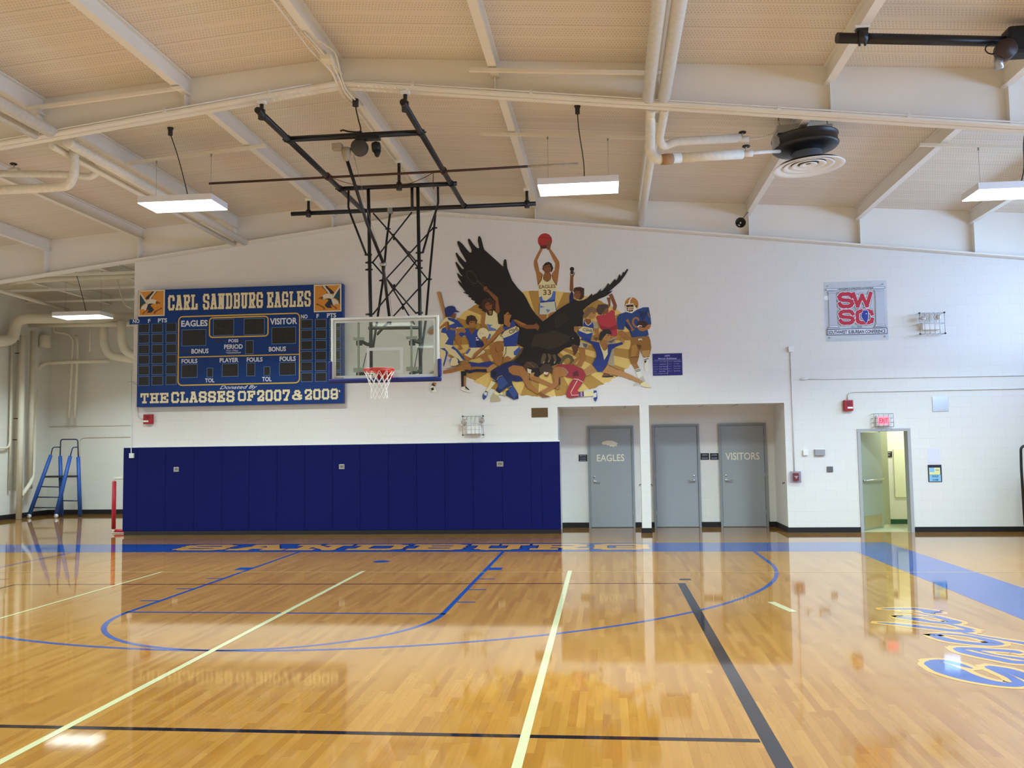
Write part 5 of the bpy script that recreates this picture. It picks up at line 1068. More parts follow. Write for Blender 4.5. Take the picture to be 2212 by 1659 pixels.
# caged emergency lights
def cage(mb, x0, x1, z0, z1, d, nv, nh, r=.005):
    y0 = YW-d
    for k in range(nv+1):
        x = x0+(x1-x0)*k/nv; mb.tube([(x,YW-.002,z1),(x,y0,z1),(x,y0,z0),(x,YW-.002,z0)], r, 6)
    for k in range(nh+1):
        z = z0+(z1-z0)*k/nh; mb.tube([(x0,YW-.002,z),(x0,y0,z),(x1,y0,z),(x1,YW-.002,z)], r, 6)
def emergency(px, body, heads, label):
    x0,z0,x1,z1 = wrect(*px,YW-.2); o = thing('emergency_light', label, 'emergency light', ((x0+x1)/2,YW-.1,z0), 'caged emergency lights')
    a,b,c,d = wrect(*body,YW-.12); mb = MB(); mb.bevbox(a,c,YW-.12,YW-.002,b,d,.01); obj('battery_box', mb, WHITEP, o)
    for hx, hz in heads:
        p = at_y(hx,hz,YW-.15); mb = MB(); mb.lathe(p,[(.001,-.02),(.05,-.03),(.062,-.03),(.062,.0),(.035,.05),(.001,.06)],20,axis='y'); hd = obj('lamp_head', mb, CHROME, o)
        mb = MB(); mb.lathe(p,[(.001,-.034),(.048,-.032),(.05,-.028)],20,axis='y'); obj('lamp_lens', mb, pm('lamp_glass','#b5a498',.15), hd)
        mb = MB(); mb.tube([(p.x,p.y+.03,p.z-.055),(p.x,p.y+.05,d-.02)],.01,8); obj('lamp_bracket', mb, WHITEP, o)
    mb = MB(); cage(mb,x0,x1,z0,z1,.22,5,2); obj('wire_cage', mb, GALV, o)
    mb = MB()
    for x in (x0,x1):
        for z in (z0,z1): mb.lathe((x,YW-.225,z),[(.001,-.02),(.018,-.012),(.018,.012),(.001,.02)],10,axis='y')
    obj('cage_clamp', mb, pm('clamp_dark','#555a5a',.4,.5), o)
emergency((1000,899,1044,939.5),(1007,917,1038,937),((1003,912),(1041,908)),'caged white emergency light with two lamps above the right end of the blue pads')
emergency((1986,676,2040,721),(1993,697,2033,712),((1991,688),(2024,685)),'caged white emergency light with two lamps right of the acrylic plaque')
# exit sign in its cage
x0,z0,x1,z1 = wrect(1887,893.5,1929.5,922,YW-.12); o = thing('exit_sign','lit red EXIT sign in a wire cage above the open door','exit sign',((x0+x1)/2,YW-.06,z0))
a,b,c,d = wrect(1893,898,1924,920,YW-.08); mb = MB(); mb.bevbox(a,c,YW-.08,YW-.002,b,d,.006); obj('sign_housing', mb, pm('exit_white','#dcd8d6',.4), o)
a,b,c,d = wrect(1896.5,899,1921.5,917.5,YW-.082); mb = MB(); mb.rect(a,b,c,d,YW-.0815); obj('lit_panel', mb, emit('exit_glow','#ff8fa4',.75), o)
mb = MB(); fit_text(mb,'EXIT',(a+.025,YW-.083,b+.03),(c-a-.05,0,0),(0,0,d-b-.06),bold=.035); obj('exit_lettering', mb, emit('exit_red','#f0203a',.8), o)
mb = MB(); cage(mb,x0,x1,z0,z1,.14,4,3,.005); obj('wire_cage', mb, GALV, o)
# door stops on the recess sides
for px, Y, lb in (((1385,1047),YW+.1,'small black coat hook on the left side of the recess pillar'),((1405,1047),YW+.1,'small black coat hook on the right side of the recess pillar'),((1696.5,1043),3.25,'small black coat hook on the right cheek of the recess')):
    p = at_y(*px, Y)
    xs_ = 7.17 if px[0] > 1600 else (4.28 if px[0] < 1395 else 4.47); sgn = -1 if px[0] > 1600 or px[0] < 1395 else 1
    mb = MB(); mb.tube([(xs_,Y,p.z),(xs_+sgn*.03,Y,p.z+.005),(xs_+sgn*.03,Y,p.z-.03)],.008,8); mb.lathe((xs_,Y,p.z),[(.001,sgn*.006),(.02,sgn*.004),(.02,0)],10,axis='x'); tag(obj('coat_hook', mb, BLACKP), lb, 'hook', 'coat hooks of the recess')
# ================================================================== ceiling-hung basketball backstop
ZF = 6.45
RUST = pm('rusty_brown', '#4a2a1c', .6, var=.2, scale=20)
SLATE = pm('slate_paint', '#1c1e1e', .5, spec=.3, var=.1, scale=12)
GREYM = pm('motor_grey', '#4c4a46', .45, .2, var=.15, scale=15); BEIGE = pm('motor_beige', '#a39682', .5, var=.1, scale=20)
BS = thing('basketball_backstop', 'black pipe basketball backstop with glass board hanging from the roof in front of the scoreboard', 'basketball hoop', at_y(832,822,-.9))
def tb(name, pts, r, m=BLACKP, n=14, par=BS):
    mb = MB(); mb.tube(pts, r, n); return obj(name, mb, m, par)
def zz(px, py, z=ZF): return at_z(px, py, z)
# hung frame
pl_ = [Vector((-1.06,-3.95,ZF)), Vector((-1.06,1.38,ZF))]; pr_ = [Vector((.97,-3.95,ZF)), Vector((.95,1.38,ZF))]
tb('frame_pipe', pl_, .045); tb('frame_pipe', pr_, .045)
tb('frame_pipe', [(-2.52,1.41,ZF),(2.34,1.41,ZF)], .042)
tb('frame_pipe', [(-1.12,-2.76,ZF),(1.02,-2.76,ZF)], .045)
tb('frame_pipe', [(-1.10,-.13,ZF),(1.06,-.13,ZF)], .04)
def band(p, ax, r, L, m=SLATE, par=BS):
    "collar clamp with bolt ears round a pipe"
    p = Vector(p); a = Vector(ax).normalized(); mb = MB(); mb.tube([p-a*L/2, p+a*L/2], r, 14)
    s = a.cross(Vector((0,0,1))); s = s.normalized() if s.length > .1 else Vector((1,0,0))
    mb.tube([p-s*(r+.03), p+s*(r+.03)], .014, 8)
    return obj('clamp', mb, m, par)
for x in (-1.06,.96):
    for y in (-2.76,-.13): band((x,y,ZF), (0,1,0), .056, .09)
    band((x,1.36,ZF), (0,1,0), .054, .07)
# hangers to girder and purlins
def hanger(x, y, zt):
    mb = MB(); mb.tube([(x,y,ZF+.03),(x,y,zt-.05)], .028, 12); mb.tube([(x,y,ZF-.075),(x,y,ZF+.06)], .05, 12); o = obj('hanger', mb, BLACKP, BS)
    mb = MB(); mb.box(x-.06,x+.06,y-.035,y+.035,zt-.055,zt-.002); mb.tube([(x,y-.05,zt-.03),(x,y+.05,zt-.03)], .012, 8); obj('beam_clamp', mb, WHITEP, o)
hanger(-1.06,-3.80,6.775-.121*1.11); hanger(.97,-3.80,6.775-.121*.92)
hanger(-2.17,1.41,purlz(-2.17)); hanger(2.17,1.41,purlz(2.17)); hanger(0.02,-.13,purlz(0.02))
# long spreader pipe and its sagging cable
tb('spreader_pipe', [at_y(452,396.5,-.86), at_y(960,370,-.86), at_y(1140,359.5,-.86)], .021, RUST)
o = tb('spreader_pipe', [at_y(1140,359.5,-.86), at_y(1249,353.5,-.86)], .019, pm('flaked_white','#b8aea0',.6,var=.35,scale=14)); o['label'] = 'bare whitish end of the spreader pipe'
for x, px in ((-1.06,(711,382)),(.96,(960,370))): band((x,-.86,ZF+.005), (0,1,0), .062, .10, RUST)
tb('sagging_cable', [at_y(722,386,-.8), at_y(745,394,-.6), at_y(775,401,-.4), at_y(810,405,-.3), at_y(850,403,-.3), at_y(890,395,-.4), at_y(920,382,-.6), at_y(934,374,-.8)], .006, RUST, 6)
tb('sagging_cable', [at_y(936,374,-.8), at_y(935.5,392,-.8), at_y(937,408,-.8)], .007, RUST, 6)
# masts
def ym(py): return -.13-(py-408)/(812-408)*.60
def yr(py): return 1.38-(py-460)/(770-460)*2.05
def mp(px, py): return at_y(px, py, ym(py))
def rp(px, py): return at_y(px, py, yr(py))
tb('mast', [mp(795.5,409), mp(797,470), mp(799,600), mp(801,700), mp(801.5,810)], .031, SLATE)
tb('mast', [mp(902.5,405), mp(903.5,470), mp(906,600), mp(907.5,700), mp(908.5,808)], .031, SLATE)
tb('rear_brace_pipe', [rp(843,458), rp(835,520), rp(828,600), rp(815,690), rp(806,749)], .021, SLATE)
tb('rear_brace_pipe', [at_y(946,405,-.10), at_y(946.5,438,.2), rp(941,458), rp(937,500), rp(927,605), rp(920,690), rp(909,770)], .021, SLATE)
tb('side_brace', [at_y(753,412,-.13), at_y(752.5,447,-.05), at_y(758,465,-.1), at_y(791,550,ym(550)+.03)], .02)
tb('side_brace', [at_y(941,458,.9), at_y(926,500,.4), at_y(913.5,545,ym(545)+.03)], .02)
tb('drop_pipe', [at_y(890,404,-.10), at_y(890.5,452,-.02)], .027)
def c4(u, v): return 740+u/7.54, 480+v/7.54
def c2(u, v): return 620+u/5.821, 320+v/5.821
for a, b in ((c2(1085,820),c4(1200,640)),(c4(490,655),c2(1570,805)),(c4(490,655),c4(1200,1490)),(c4(1190,645),c4(490,1505))): tb('front_cross_brace', [mp(*a), mp(*b)], .014)
for a, b in ((c4(725,105),c4(1375,920)),(c4(1475,95),c4(715,915)),(c4(715,915),c4(1085,1530)),(c4(1375,930),c4(830,1530))): tb('rear_cross_brace', [rp(*a), rp(*b)], .014)
tb('rear_cross_brace', [rp(*c4(1085,1530)), rp(895,700)], .014); tb('rear_cross_brace', [rp(*c4(830,1530)), rp(815,720)], .014)
for (u, v) in ((430,658),(430,773),(433,1500),(1245,628),(1245,747),(1250,1475),(1250,497),(420,530)):
    p = mp(*c4(u,v)); mb = MB(); mb.tube([p-Vector((.062,0,0)), p+Vector((.062,0,0))], .016, 10); mb.tube([p-Vector((0,0,.014)), p+Vector((0,0,.014))], .043, 14); obj('clamp', mb, SLATE, BS)
for (u, v) in ((640,950),(1410,930),(1500,92),(740,110)):
    p = rp(*c4(u,v)); mb = MB(); mb.tube([p-Vector((.05,0,0)), p+Vector((.05,0,0))], .014, 10); mb.tube([p-Vector((0,0,.014)), p+Vector((0,0,.014))], .033, 14); obj('clamp', mb, SLATE, BS)
for (u, v, f) in ((835,240,0),(842,1062,0),(1080,520,1),(980,1375,1)):
    p = (rp if f else mp)(*c4(u,v)); mb = MB(); mb.tube([p-Vector((0,0,.055)), p+Vector((0,0,.055))], .017, 10); obj('brace_knuckle', mb, SLATE, BS)
# folding centre pole and hoist cable
tb('folding_pole', [at_y(750,347,-2.62), at_y(793,483,-1.95), at_y(827,566,-1.45)], .026)
tb('folding_pole', [at_y(827,575,-1.42), at_y(832,610,-1.2), at_y(843,700,-.62)], .026)
mb = MB(); p = at_y(827.5,571,-1.43); mb.tube([p-Vector((.05,0,0)), p+Vector((.05,0,0))], .03, 12); obj('pole_hinge', mb, GALV, BS)
tb('hoist_cable', [at_y(764,334,-2.6), at_y(790,440,-2.0), at_y(820,545,-1.5), at_y(829,572,-1.43)], .003, pm('thin_wire','#8f8a82',.5,.5), 6)
tb('hoist_cable', [at_y(829,575,-1.42), at_y(842,640,-1.0), at_y(848,690,-.65)], .003, MATS['thin_wire'], 6)
mb = MB(); p = at_y(843,456,1.38); mb.bevbox(p.x-.05,p.x+.05,p.y-.05,p.y+.05,p.z-.06,p.z+.06,.012); obj('pivot_fitting', mb, GALV, BS)
# mast cross bar, goose-neck arms, board rails
def c1(u, v): return 690+u/7.541, 660+v/7.541
YBD = -1.22
tb('mast_cross_bar', [mp(*c1(800,370)), mp(*c1(1655,362))], .027, SLATE)
for pts in ([(830,600),(815,640),(760,625),(700,590),(650,585)], [(1625,560),(1640,600),(1590,590),(1540,560),(1505,560)], [(835,1000),(830,1110),(760,1110),(640,1105)], [(1640,1000),(1640,1060),(1590,1080),(1505,1085)]):
    n = len(pts); tb('goose_neck_arm', [at_y(*c1(*q), ym(c1(*q)[1])*(1-k/(n-1))+(YBD+.09)*k/(n-1)) for k, q in enumerate(pts)], .03, SLATE)
for a, b in (((765,770),(712,1000)),((1610,680),(1553,990))): tb('stay_rod', [at_y(*c1(*a), ym(760)), at_y(*c1(*b), YBD+.06)], .008, SLATE, 8)
tb('diagonal_stay', [mp(*c1(1140,262)), mp(*c1(940,480))], .016, SLATE)
for u in (638,1500):
    mb = MB(); x0 = at_y(*c1(u-14,700),YBD+.05).x; x1 = at_y(*c1(u+14,700),YBD+.05).x; mb.box(x0,x1,YBD+.03,YBD+.06,at_y(*c1(u,1148),YBD+.05).z,at_y(*c1(u,250),YBD+.05).z); obj('board_rail', mb, GALV, BS)
    for v0, v1 in ((518,566),(1015,1085)):
        a,b,c,d = wrect(*c1(u-85,v0-(18 if u > 1000 else 0)),*c1(u+95,v1-(18 if u > 1000 else 0)),YBD+.025); mb = MB(); mb.box(a,c,YBD+.018,YBD+.03,b,d); obj('board_bracket', mb, GALV, BS)
        a,b,c,d = wrect(*c1(u-40,v1+4),*c1(u+60,v1+85),YBD+.07); mb = MB(); mb.bevbox(a,c,YBD+.06,YBD+.10,b,d,.012); obj('arm_plate', mb, SLATE, BS)
# glass board
xL, xR, zB, zT = at_y(715,754,YBD).x, at_y(948,750,YBD).x, at_y(832,821,YBD).z, at_y(832,683.8,YBD).z
fw = .035
mb = MB(); mb.box(xL+fw,xR-fw,YBD,YBD+.012,zB+fw,zT-fw); gb = obj('glass_board', mb, glass_mat('board_glass'), BS); gb['label'] = 'clear glass sheet of the backboard'
mb = MB()
for x0, x1, z0, z1 in ((xL,xR,zT-fw,zT),(xL,xR,zB,zB+fw),(xL,xL+fw,zB+fw,zT-fw),(xR-fw,xR,zB+fw,zT-fw)): mb.box(x0,x1,YBD-.008,YBD+.035,z0,z1)
obj('board_frame', mb, pm('white_frame','#c4c9c8',.4), BS)
wl = pm('board_white_line','#b4b8b4',.4)
mb = MB(); b = .05; yo = YBD-.0008
mb.ring([(xL+fw,yo,zB+fw),(xR-fw,yo,zB+fw),(xR-fw,yo,zT-fw),(xL+fw,yo,zT-fw)],[(xL+fw+b,yo,zB+fw+b),(xR-fw-b,yo,zB+fw+b),(xR-fw-b,yo,zT-fw-b),(xL+fw+b,yo,zT-fw-b)]); obj('border_line', mb, wl, gb)
mb = MB(); x0,z0,x1,z1 = wrect(*c1(768,683),*c1(1362,1112),YBD); s = .05
mb.ring([(x0,yo,z0),(x1,yo,z0),(x1,yo,z1),(x0,yo,z1)],[(x0+s,yo,z0+s),(x1-s,yo,z0+s),(x1-s,yo,z1-s),(x0+s,yo,z1-s)]); obj('target_square', mb, wl, gb)
mb = MB(); wtext(mb,'PORTER',*c1(258,1168),*c1(400,1195),YBD-.0016,bold=.02); obj('maker_lettering', mb, pm('small_print','#6a6e6e',.5), gb)
# blue edge padding
mb = MB(); zp = zB+.33; r = .038
def pad(p0, p1): 
    mb.bevbox(min(p0[0],p1[0])-r,max(p0[0],p1[0])+r,YBD-.03,YBD+.05,min(p0[1],p1[1])-r,max(p0[1],p1[1])+r,.022)
pad((xL,zB),(xR,zB)); mb2 = MB(); mb2.bevbox(xL-r,xL+.02,YBD-.03,YBD+.05,zB+r+.001,zp,.018); mb3 = MB(); mb3.bevbox(xR-.02,xR+r,YBD-.03,YBD+.05,zB+r+.001,zp,.018)
PADB = pm('edge_pad_blue','#101f66',.45,var=.04)
for m_ in (mb, mb2, mb3): obj('edge_padding', m_, PADB, BS)
# ring, bracket and net
xc = (at_y(785.5,803,-1.6).x+at_y(852,803,-1.6).x)/2; RY = YBD-.15-.2286; RZ = 3.048; RR = .2286+.008
ORG = pm('rim_red', '#c22a20', .35, var=.05)
mb = MB(); mb.tube([(xc+RR*math.cos(2*math.pi*k/40),RY+RR*math.sin(2*math.pi*k/40),RZ) for k in range(41)], .0115, 10, cap=False); mb.tube([(xc+(RR-.004)*math.cos(2*math.pi*k/40),RY+(RR-.004)*math.sin(2*math.pi*k/40),RZ-.024) for k in range(41)], .0095, 10, cap=False); rim = obj('rim', mb, ORG, BS)
mb = MB(); mb.box(xc-.13,xc+.13,YBD-.012,YBD-.001,RZ-.17,RZ+.02); mb.box(xc-.11,xc+.11,YBD-.16,YBD-.012,RZ-.012,RZ+.008)
for sx in (-1,1): mb.prism([(xc+sx*.11-.006,YBD-.012,RZ-.012),(xc+sx*.11-.006,YBD-.15,RZ-.012),(xc+sx*.11-.006,YBD-.012,RZ-.15)],(.012,0,0))
mb.prism([(xc+.02,YBD-.05,RZ-.012),(xc+.105,YBD-.05,RZ-.012),(xc+.06,YBD-.05,RZ-.15),(xc,YBD-.05,RZ-.15)],(0,.03,0))
obj('rim_bracket', mb, ORG, rim)
mb = MB()
for k in range(12):
    a = 2*math.pi*(k+.5)/12; mb.tube([(xc+RR*math.cos(a-.05),RY+RR*math.sin(a-.05),RZ-.008),(xc+RR*math.cos(a),RY+RR*math.sin(a),RZ-.03),(xc+RR*math.cos(a+.05),RY+RR*math.sin(a+.05),RZ-.008)], .004, 6)
obj('net_hook', mb, ORG, rim)
mb = MB(); lev = [(RR,0.03),(.195,.12),(.165,.20),(.14,.27),(.125,.33),(.135,.40),(.14,.46)]
def nd(i, j): 
    r_, h = lev[i]; a = 2*math.pi*(j+.5*(i % 2)+.5)/12; return Vector((xc+r_*math.cos(a), RY+r_*math.sin(a), RZ-h-(.012*math.sin(j*2.1) if i > 3 else 0)))
for i in range(len(lev)-1):
    for j in range(12):
        j2 = (j, j-1) if i % 2 == 0 else (j, j+1)
        for q in j2: mb.tube([nd(i,j), nd(i+1,q)], .0042 if i < 3 else .003, 5, cap=False)
net = obj('net', mb, pm('net_cord','#e2ddd4',.8), BS); net['label'] = 'white cord net hanging from the ring'
# hoist motor under the front cross pipe
mo = MB(); p = at_y(775.3,316.9,-2.78); mo.lathe((p.x,-2.74,p.z),[(.001,-.06),(.118,-.06),(.125,-.05),(.125,.05),(.118,.06),(.001,.06)],32,axis='y'); mot = obj('hoist_motor', mo, GREYM, BS)
q = at_y(724,317.5,-2.76); mb = MB(); a,b,c,d = wrect(718,310,739,324,-2.8); mb.bevbox(a,c,-2.84,-2.72,b,d,.012); obj('switch_housing', mb, BEIGE, mot)
p = at_y(748,333,-2.76); mb = MB(); mb.lathe(p,[(.001,-.10),(.03,-.10),(.055,-.05),(.07,.02),(.07,.09),(.001,.10)],20); obj('cable_drum', mb, BEIGE, mot)
p = at_y(812,318,-2.76); mb = MB(); mb.lathe(p,[(.001,-.06),(.07,-.05),(.085,0),(.07,.06),(.001,.07)],20,axis='x'); mb.lathe(p+Vector((.02,-.01,-.06)),[(.001,-.10),(.03,-.08),(.06,0),(.001,.02)],16); obj('gear_motor', mb, SLATE, mot)
mb = MB(); mb.tube([at_y(735,283,-2.76),at_y(741,281,-2.76),at_y(752,284,-2.76),at_y(770,285.5,-2.76),at_y(782,285,-2.76)], .014, 8); mb.bevbox(p.x-.3,p.x+.06,-2.83,-2.69,ZF-.075,ZF-.03,.01); obj('motor_mount', mb, BLACKP, mot)
mb = MB(); mb.tube([at_y(768,216,-3.3),at_y(769,236,-3.2),at_y(775,262,-3.0),at_y(779.5,278,-2.85),at_y(778,286,-2.78)], .010, 8); mb.lathe(at_y(768,222,-3.3),[(.001,-.05),(.045,-.05),(.045,.05),(.001,.05)],10); obj('motor_cord', mb, CORD, mot)
# ================================================================== pipes, fan heater, speaker, side frame, alcove, ladder, goal
PIPE = pm('painted_pipe_cover', '#e6e0d2', .6, var=.16, scale=18, bump=.3, bscale=14)
PIPEW = pm('painted_steel_pipe', '#e4dfd2', .5, var=.06, scale=6)
DIRT = pm('torn_lagging', '#a97f58', .8, var=.3, scale=20)
def rnd(pts, rad=.12, n=5):
    "round the corners of a run of points"
    pts = [Vector(q) for q in pts]; out = [pts[0]]
    for i in range(1, len(pts)-1):
        a = (pts[i-1]-pts[i]); b = (pts[i+1]-pts[i]); ra = min(rad, a.length*.45, b.length*.45); p = pts[i]+a.normalized()*ra; q = pts[i]+b.normalized()*ra
        for k in range(n+1): t = k/n; out.append(p*(1-t)**2+pts[i]*2*t*(1-t)+q*t*t)
    return out+[pts[-1]]
def pipe(name, pts, r, label, m=PIPE, cat='pipe', rad=.12, group=None, n=16):
    mb = MB(); mb.tube(rnd(pts, rad), r, n); return tag(obj(name, mb, m), label, cat, group)
# pair along the right-hand bay, near side and far side of the girder
pipe('heating_pipe', [(4.24,YB+.01,6.31),(4.24,-3.98,6.31)], .082, 'lagged white pipe under the right purlin near the viewer, left one of the pair', n=20)
pipe('heating_pipe', [(4.44,YB+.01,6.31),(4.44,-3.98,6.31)], .082, 'lagged white pipe under the right purlin near the viewer, right one of the pair', n=20)
pipe('heating_pipe', [(4.30,-3.62,6.31),(4.30,-3.3,6.31),at_y(1404,330,-3.3),at_y(1418,343,-3.3)+Vector((0,0,-.01)),at_y(1470,341,-3.2)], .068, 'white lagged pipe dropping from the girder with an elbow toward the fan heater', rad=.14)
p0 = at_y(1420,343,-3.3)
pipe('heating_pipe', [at_y(1470,341,-3.2),at_y(1604,333,-3.0)], .066, 'white lagged branch pipe, lower of two running to the fan heater', rad=.1)
mb = MB(); mb.tube([at_y(1428,345,-3.29),at_y(1440,344,-3.27),at_y(1452,343,-3.24)], [.072,.078,.072], 14); tag(obj('torn_pipe_wrap', mb, DIRT), 'torn brown wrapping at the elbow of the lower branch pipe', 'pipe wrap')
pipe('heating_pipe', [(4.48,-3.62,6.31),at_y(1424,300,-2.6),at_y(1432,318,-2.4),at_y(1458,306,-2.4),at_y(1600,298,-2.3)], .062, 'white lagged branch pipe, upper of two running to the fan heater', rad=.2)
pipe('heating_pipe', [(4.40,-3.16,6.34),(4.39,2.74,6.31)], .068, 'long white pipe under the right purlin running to the end wall', m=PIPEW)
def valve(px, py, Y, label, s=1):
    p = at_y(px, py, Y); mb = MB(); mb.tube([p-Vector((.07,0,0)), p+Vector((.09,0,0))], .045, 12); mb.tube([p, p+Vector((0,-.01,.09))], .014, 8); o = tag(obj('pipe_valve', mb, PIPEW), label, 'valve')
    mb = MB(); c = p+Vector((0,-.01,.10)); mb.tube([c+Vector((.045*math.cos(k*math.pi/8),.045*math.sin(k*math.pi/8),0)) for k in range(17)], .012, 8, cap=False); mb.tube([c-Vector((.045,0,0)),c+Vector((.045,0,0))],.009,6); mb.tube([c-Vector((0,.045,0)),c+Vector((0,.045,0))],.009,6); obj('handwheel', mb, BLACKP, o); return o
valve(1612,332,-3.0,'white valve with black handwheel on the lower fan heater pipe'); valve(1604,301,-2.3,'white valve with black handwheel on the upper fan heater pipe')
pipe('heating_pipe', [at_y(1622,331,-2.98),at_y(1650,328,-2.7),at_y(1684,327,-2.35)], .026, 'thin white connector from the lower valve to the fan heater', m=PIPEW)
pipe('heating_pipe', [at_y(1616,300,-2.28),at_y(1640,300,-2.25),at_y(1668,290,-2.2),at_y(1678,284,-2.15),at_y(1682,262,-2.1)], .014, 'thin white riser from the upper valve beside the fan heater', m=PIPEW)
# ceiling fan heater
YF = -2.0; fx = at_y(1742,305,YF).x
fh = thing('fan_heater', 'round black ceiling fan heater with white ring diffuser below the right girder', 'heater', (fx,YF,5.85))
zt, zb1 = at_y(1742,297,YF).z, at_y(1742,319,YF).z
BLKD = pm('black_drum', '#1c1c21', .4, var=.1, scale=10)
mb = MB(); mb.lathe((fx,YF,0),[(.001,zt+.02),(.44,zt+.02),(.485,zt),(.485,zt-.012),(.468,zt-.025),(.466,zb1+.03),(.485,zb1+.018),(.482,zb1),(.45,zb1-.03),(.33,zb1-.06),(.22,zb1-.08)],48); obj('fan_drum', mb, BLKD, fh)
zd = at_y(1746,361,YF).z
mb = MB(); mb.lathe((fx+.01,YF,0),[(.22,zb1-.075),(.22,zd+.03)],32); obj('duct_neck', mb, pm('duct_grey','#6f757c',.35,.5), fh)
for r0, r1, h in ((.37,.52,.0),(.25,.375,.02),(.13,.255,.03),(.001,.13,.035)):
    mb = MB(); mb.lathe((fx+.02,YF,zd),[(r0,h+.03),(r0+(r1-r0)*.5,h+.005),(r1-.012,h-.012),(r1,h-.005),(r1-.01,h+.006)],48); obj('diffuser_ring', mb, WHITEP, fh)
mb = MB(); mb.lathe((fx+.02,YF,zd+.05),[(.001,.0),(.44,.0)],32); obj('diffuser_throat', mb, pm('throat_grey','#4a4742',.6), fh)
mb = MB()
for dx in (-.35,.35): mb.tube([(fx+dx,YF,zt),(fx+dx,YF,roofz(fx+dx))],.01,8)
mb.bevbox(fx-.42,fx-.05,YF-.18,YF+.12,zt+.05,zt+.17,.01); mb.bevbox(fx+.02,fx+.40,YF-.1,YF+.1,zt+.06,zt+.14,.01); obj('motor_bracket', mb, GALV, fh)
mb = MB(); mb.bevbox(fx-.50,fx-.40,YF-.22,YF-.08,zb1,zb1+.16,.01); obj('inlet_box', mb, GALV, fh); fh.rotation_euler = (0, -.055, 0)
# public address horn under the wall girder
p = at_y(1599,482,2.45); hs = thing('horn_speaker','small round grey horn loudspeaker under the right purlin at the end wall','loudspeaker',p)
mb = MB(); mb.lathe(p,[(.10,-.05),(.105,-.045),(.06,.04),(.03,.10),(.02,.16)],28,axis='y'); mb.lathe(p,[(.001,-.02),(.022,-.03),(.026,.0),(.02,.06)],16,axis='y'); obj('horn_bell', mb, pm('horn_grey','#5a564c',.5,.2), hs)
mb = MB(); mb.lathe(p,[(.001,-.045),(.014,-.04),(.016,-.02)],12,axis='y'); obj('horn_driver', mb, pm('horn_pale','#d5d0c0',.4), hs)
mb = MB(); mb.tube([p+Vector((0,.10,0)),p+Vector((.02,.14,.05)),Vector((6.52,p.y+.14,purlz(6.52)-.002))],.016,8); obj('mount_bracket', mb, GALV, hs)
# left-hand pair
pipe('heating_pipe', [(-4.05,YB+.01,6.29),(-4.05,-3.98,6.29)], .085, 'thick lagged pipe under the left purlin near the viewer, right one of the pair', n=20)
pipe('heating_pipe', [(-4.28,YB+.01,6.25),(-4.28,-3.98,6.25)], .06, 'thin lagged pipe under the left purlin near the viewer, left one of the pair')
pipe('heating_pipe', [(-4.03,-3.62,6.26),(-4.03,2.74,6.24)], .075, 'thick lagged pipe running over the left hanging light to the end wall')
pipe('heating_pipe', [(-4.27,-3.62,6.22),(-4.27,2.74,6.20)], .05, 'thinner lagged pipe running over the left hanging light to the end wall', m=PIPEW)
pipe('heating_pipe', [at_y(160,306,-3.3),at_y(160,380,-3.3),at_y(148,402,-3.3),at_y(100,406,-3.2),at_y(-60,414,-3.1)], .068, 'lagged pipe dropping behind the left girder and turning to the left picture edge', rad=.2)
pipe('heating_pipe', [at_y(175,335,-2.6),at_y(212,372,-2.4),at_y(195,383,-2.4),at_y(150,377,-2.4),at_y(-60,374,-2.3)], .055, 'upper lagged pipe turning to the left picture edge behind the girder', rad=.15)
valve(30,368,-2.35,'valve with dark handwheel at the left picture edge')
# conduit clipped along the near girder
def gz(x): return 6.775-.121*abs(x-.05)
mb = MB(); mb.tube([(x,-3.945,gz(x)+.045) for x in (-12.5,-6,-3,-.3)], .012, 8); mb.tube([(x,-3.945,gz(x)+.045) for x in (.3,3,6,9.0)]+[(9.2,-3.93,gz(9.2)+.08),(9.3,-3.9,6.05),(9.0,-3.95,6.3)], .012, 8); gc = tag(obj('conduit', mb, CONP), 'thin conduit clipped along the lower edge of the near roof girder', 'conduit')
mb = MB()
for x in (-9,-7.4,-5.7,-4.0,-2.4,-.9,1.1,2.7,4.3,5.9,7.5): mb.box(x-.02,x+.02,-3.96,-3.925,gz(x)+.02,gz(x)+.065)
obj('conduit_clip', mb, CONP, gc)
# cable bundle at the ridge
RC = pm('white_cable', '#e2d8c4', .6)
def cab(pts, r, label): 
    mb = MB(); mb.tube(rnd([Vector(q) for q in pts], .2), r, 8); tag(obj('ridge_cable', mb, RC), label, 'cable', 'cables of the ridge bundle')
b0 = Vector((.0,-5.0,6.86))
cab([(-.06,YB+.01,6.90),(-.06,-5.5,6.90),(-.05,-4.7,6.88),at_y(718,155,-4.3),at_y(731,190,-4.02),at_y(741,210,-3.6),(-.05,-3.0,6.89),(-.05,2.7,6.89)], .013, 'white cable of the ridge bundle looping under the girder, leftmost')
cab([(0.0,-5.2,6.895),at_y(713,137,-4.4),at_y(722,160,-4.2),at_y(735,195,-3.98),at_y(748,214,-3.5),(.0,-2.9,6.90)], .011, 'white cable of the ridge bundle looping under the girder, second from the left')
cab([(.03,-5.2,6.895),at_y(717,137,-4.4),at_y(731,165,-4.2),at_y(742,195,-3.98),at_y(756,214,-3.5),(.03,-2.8,6.90)], .011, 'white cable of the ridge bundle looping under the girder, third from the left')
cab([(.10,-4.9,6.93),at_y(724,112,-4.5),at_y(731,140,-4.3),at_y(738,170,-4.05),at_y(745,190,-3.97),at_y(762,212,-3.5),(.08,-2.7,6.93)], .012, 'white cable of the ridge bundle looping under the girder, rightmost')
mb = MB(); p = at_y(706,128,-4.55); mb.bevbox(p.x-.07,p.x+.08,-4.64,-4.46,p.z-.035,p.z+.035,.015); tag(obj('junction_box', mb, RC), 'white junction box under the ridge purlin where the cables fan out', 'box')
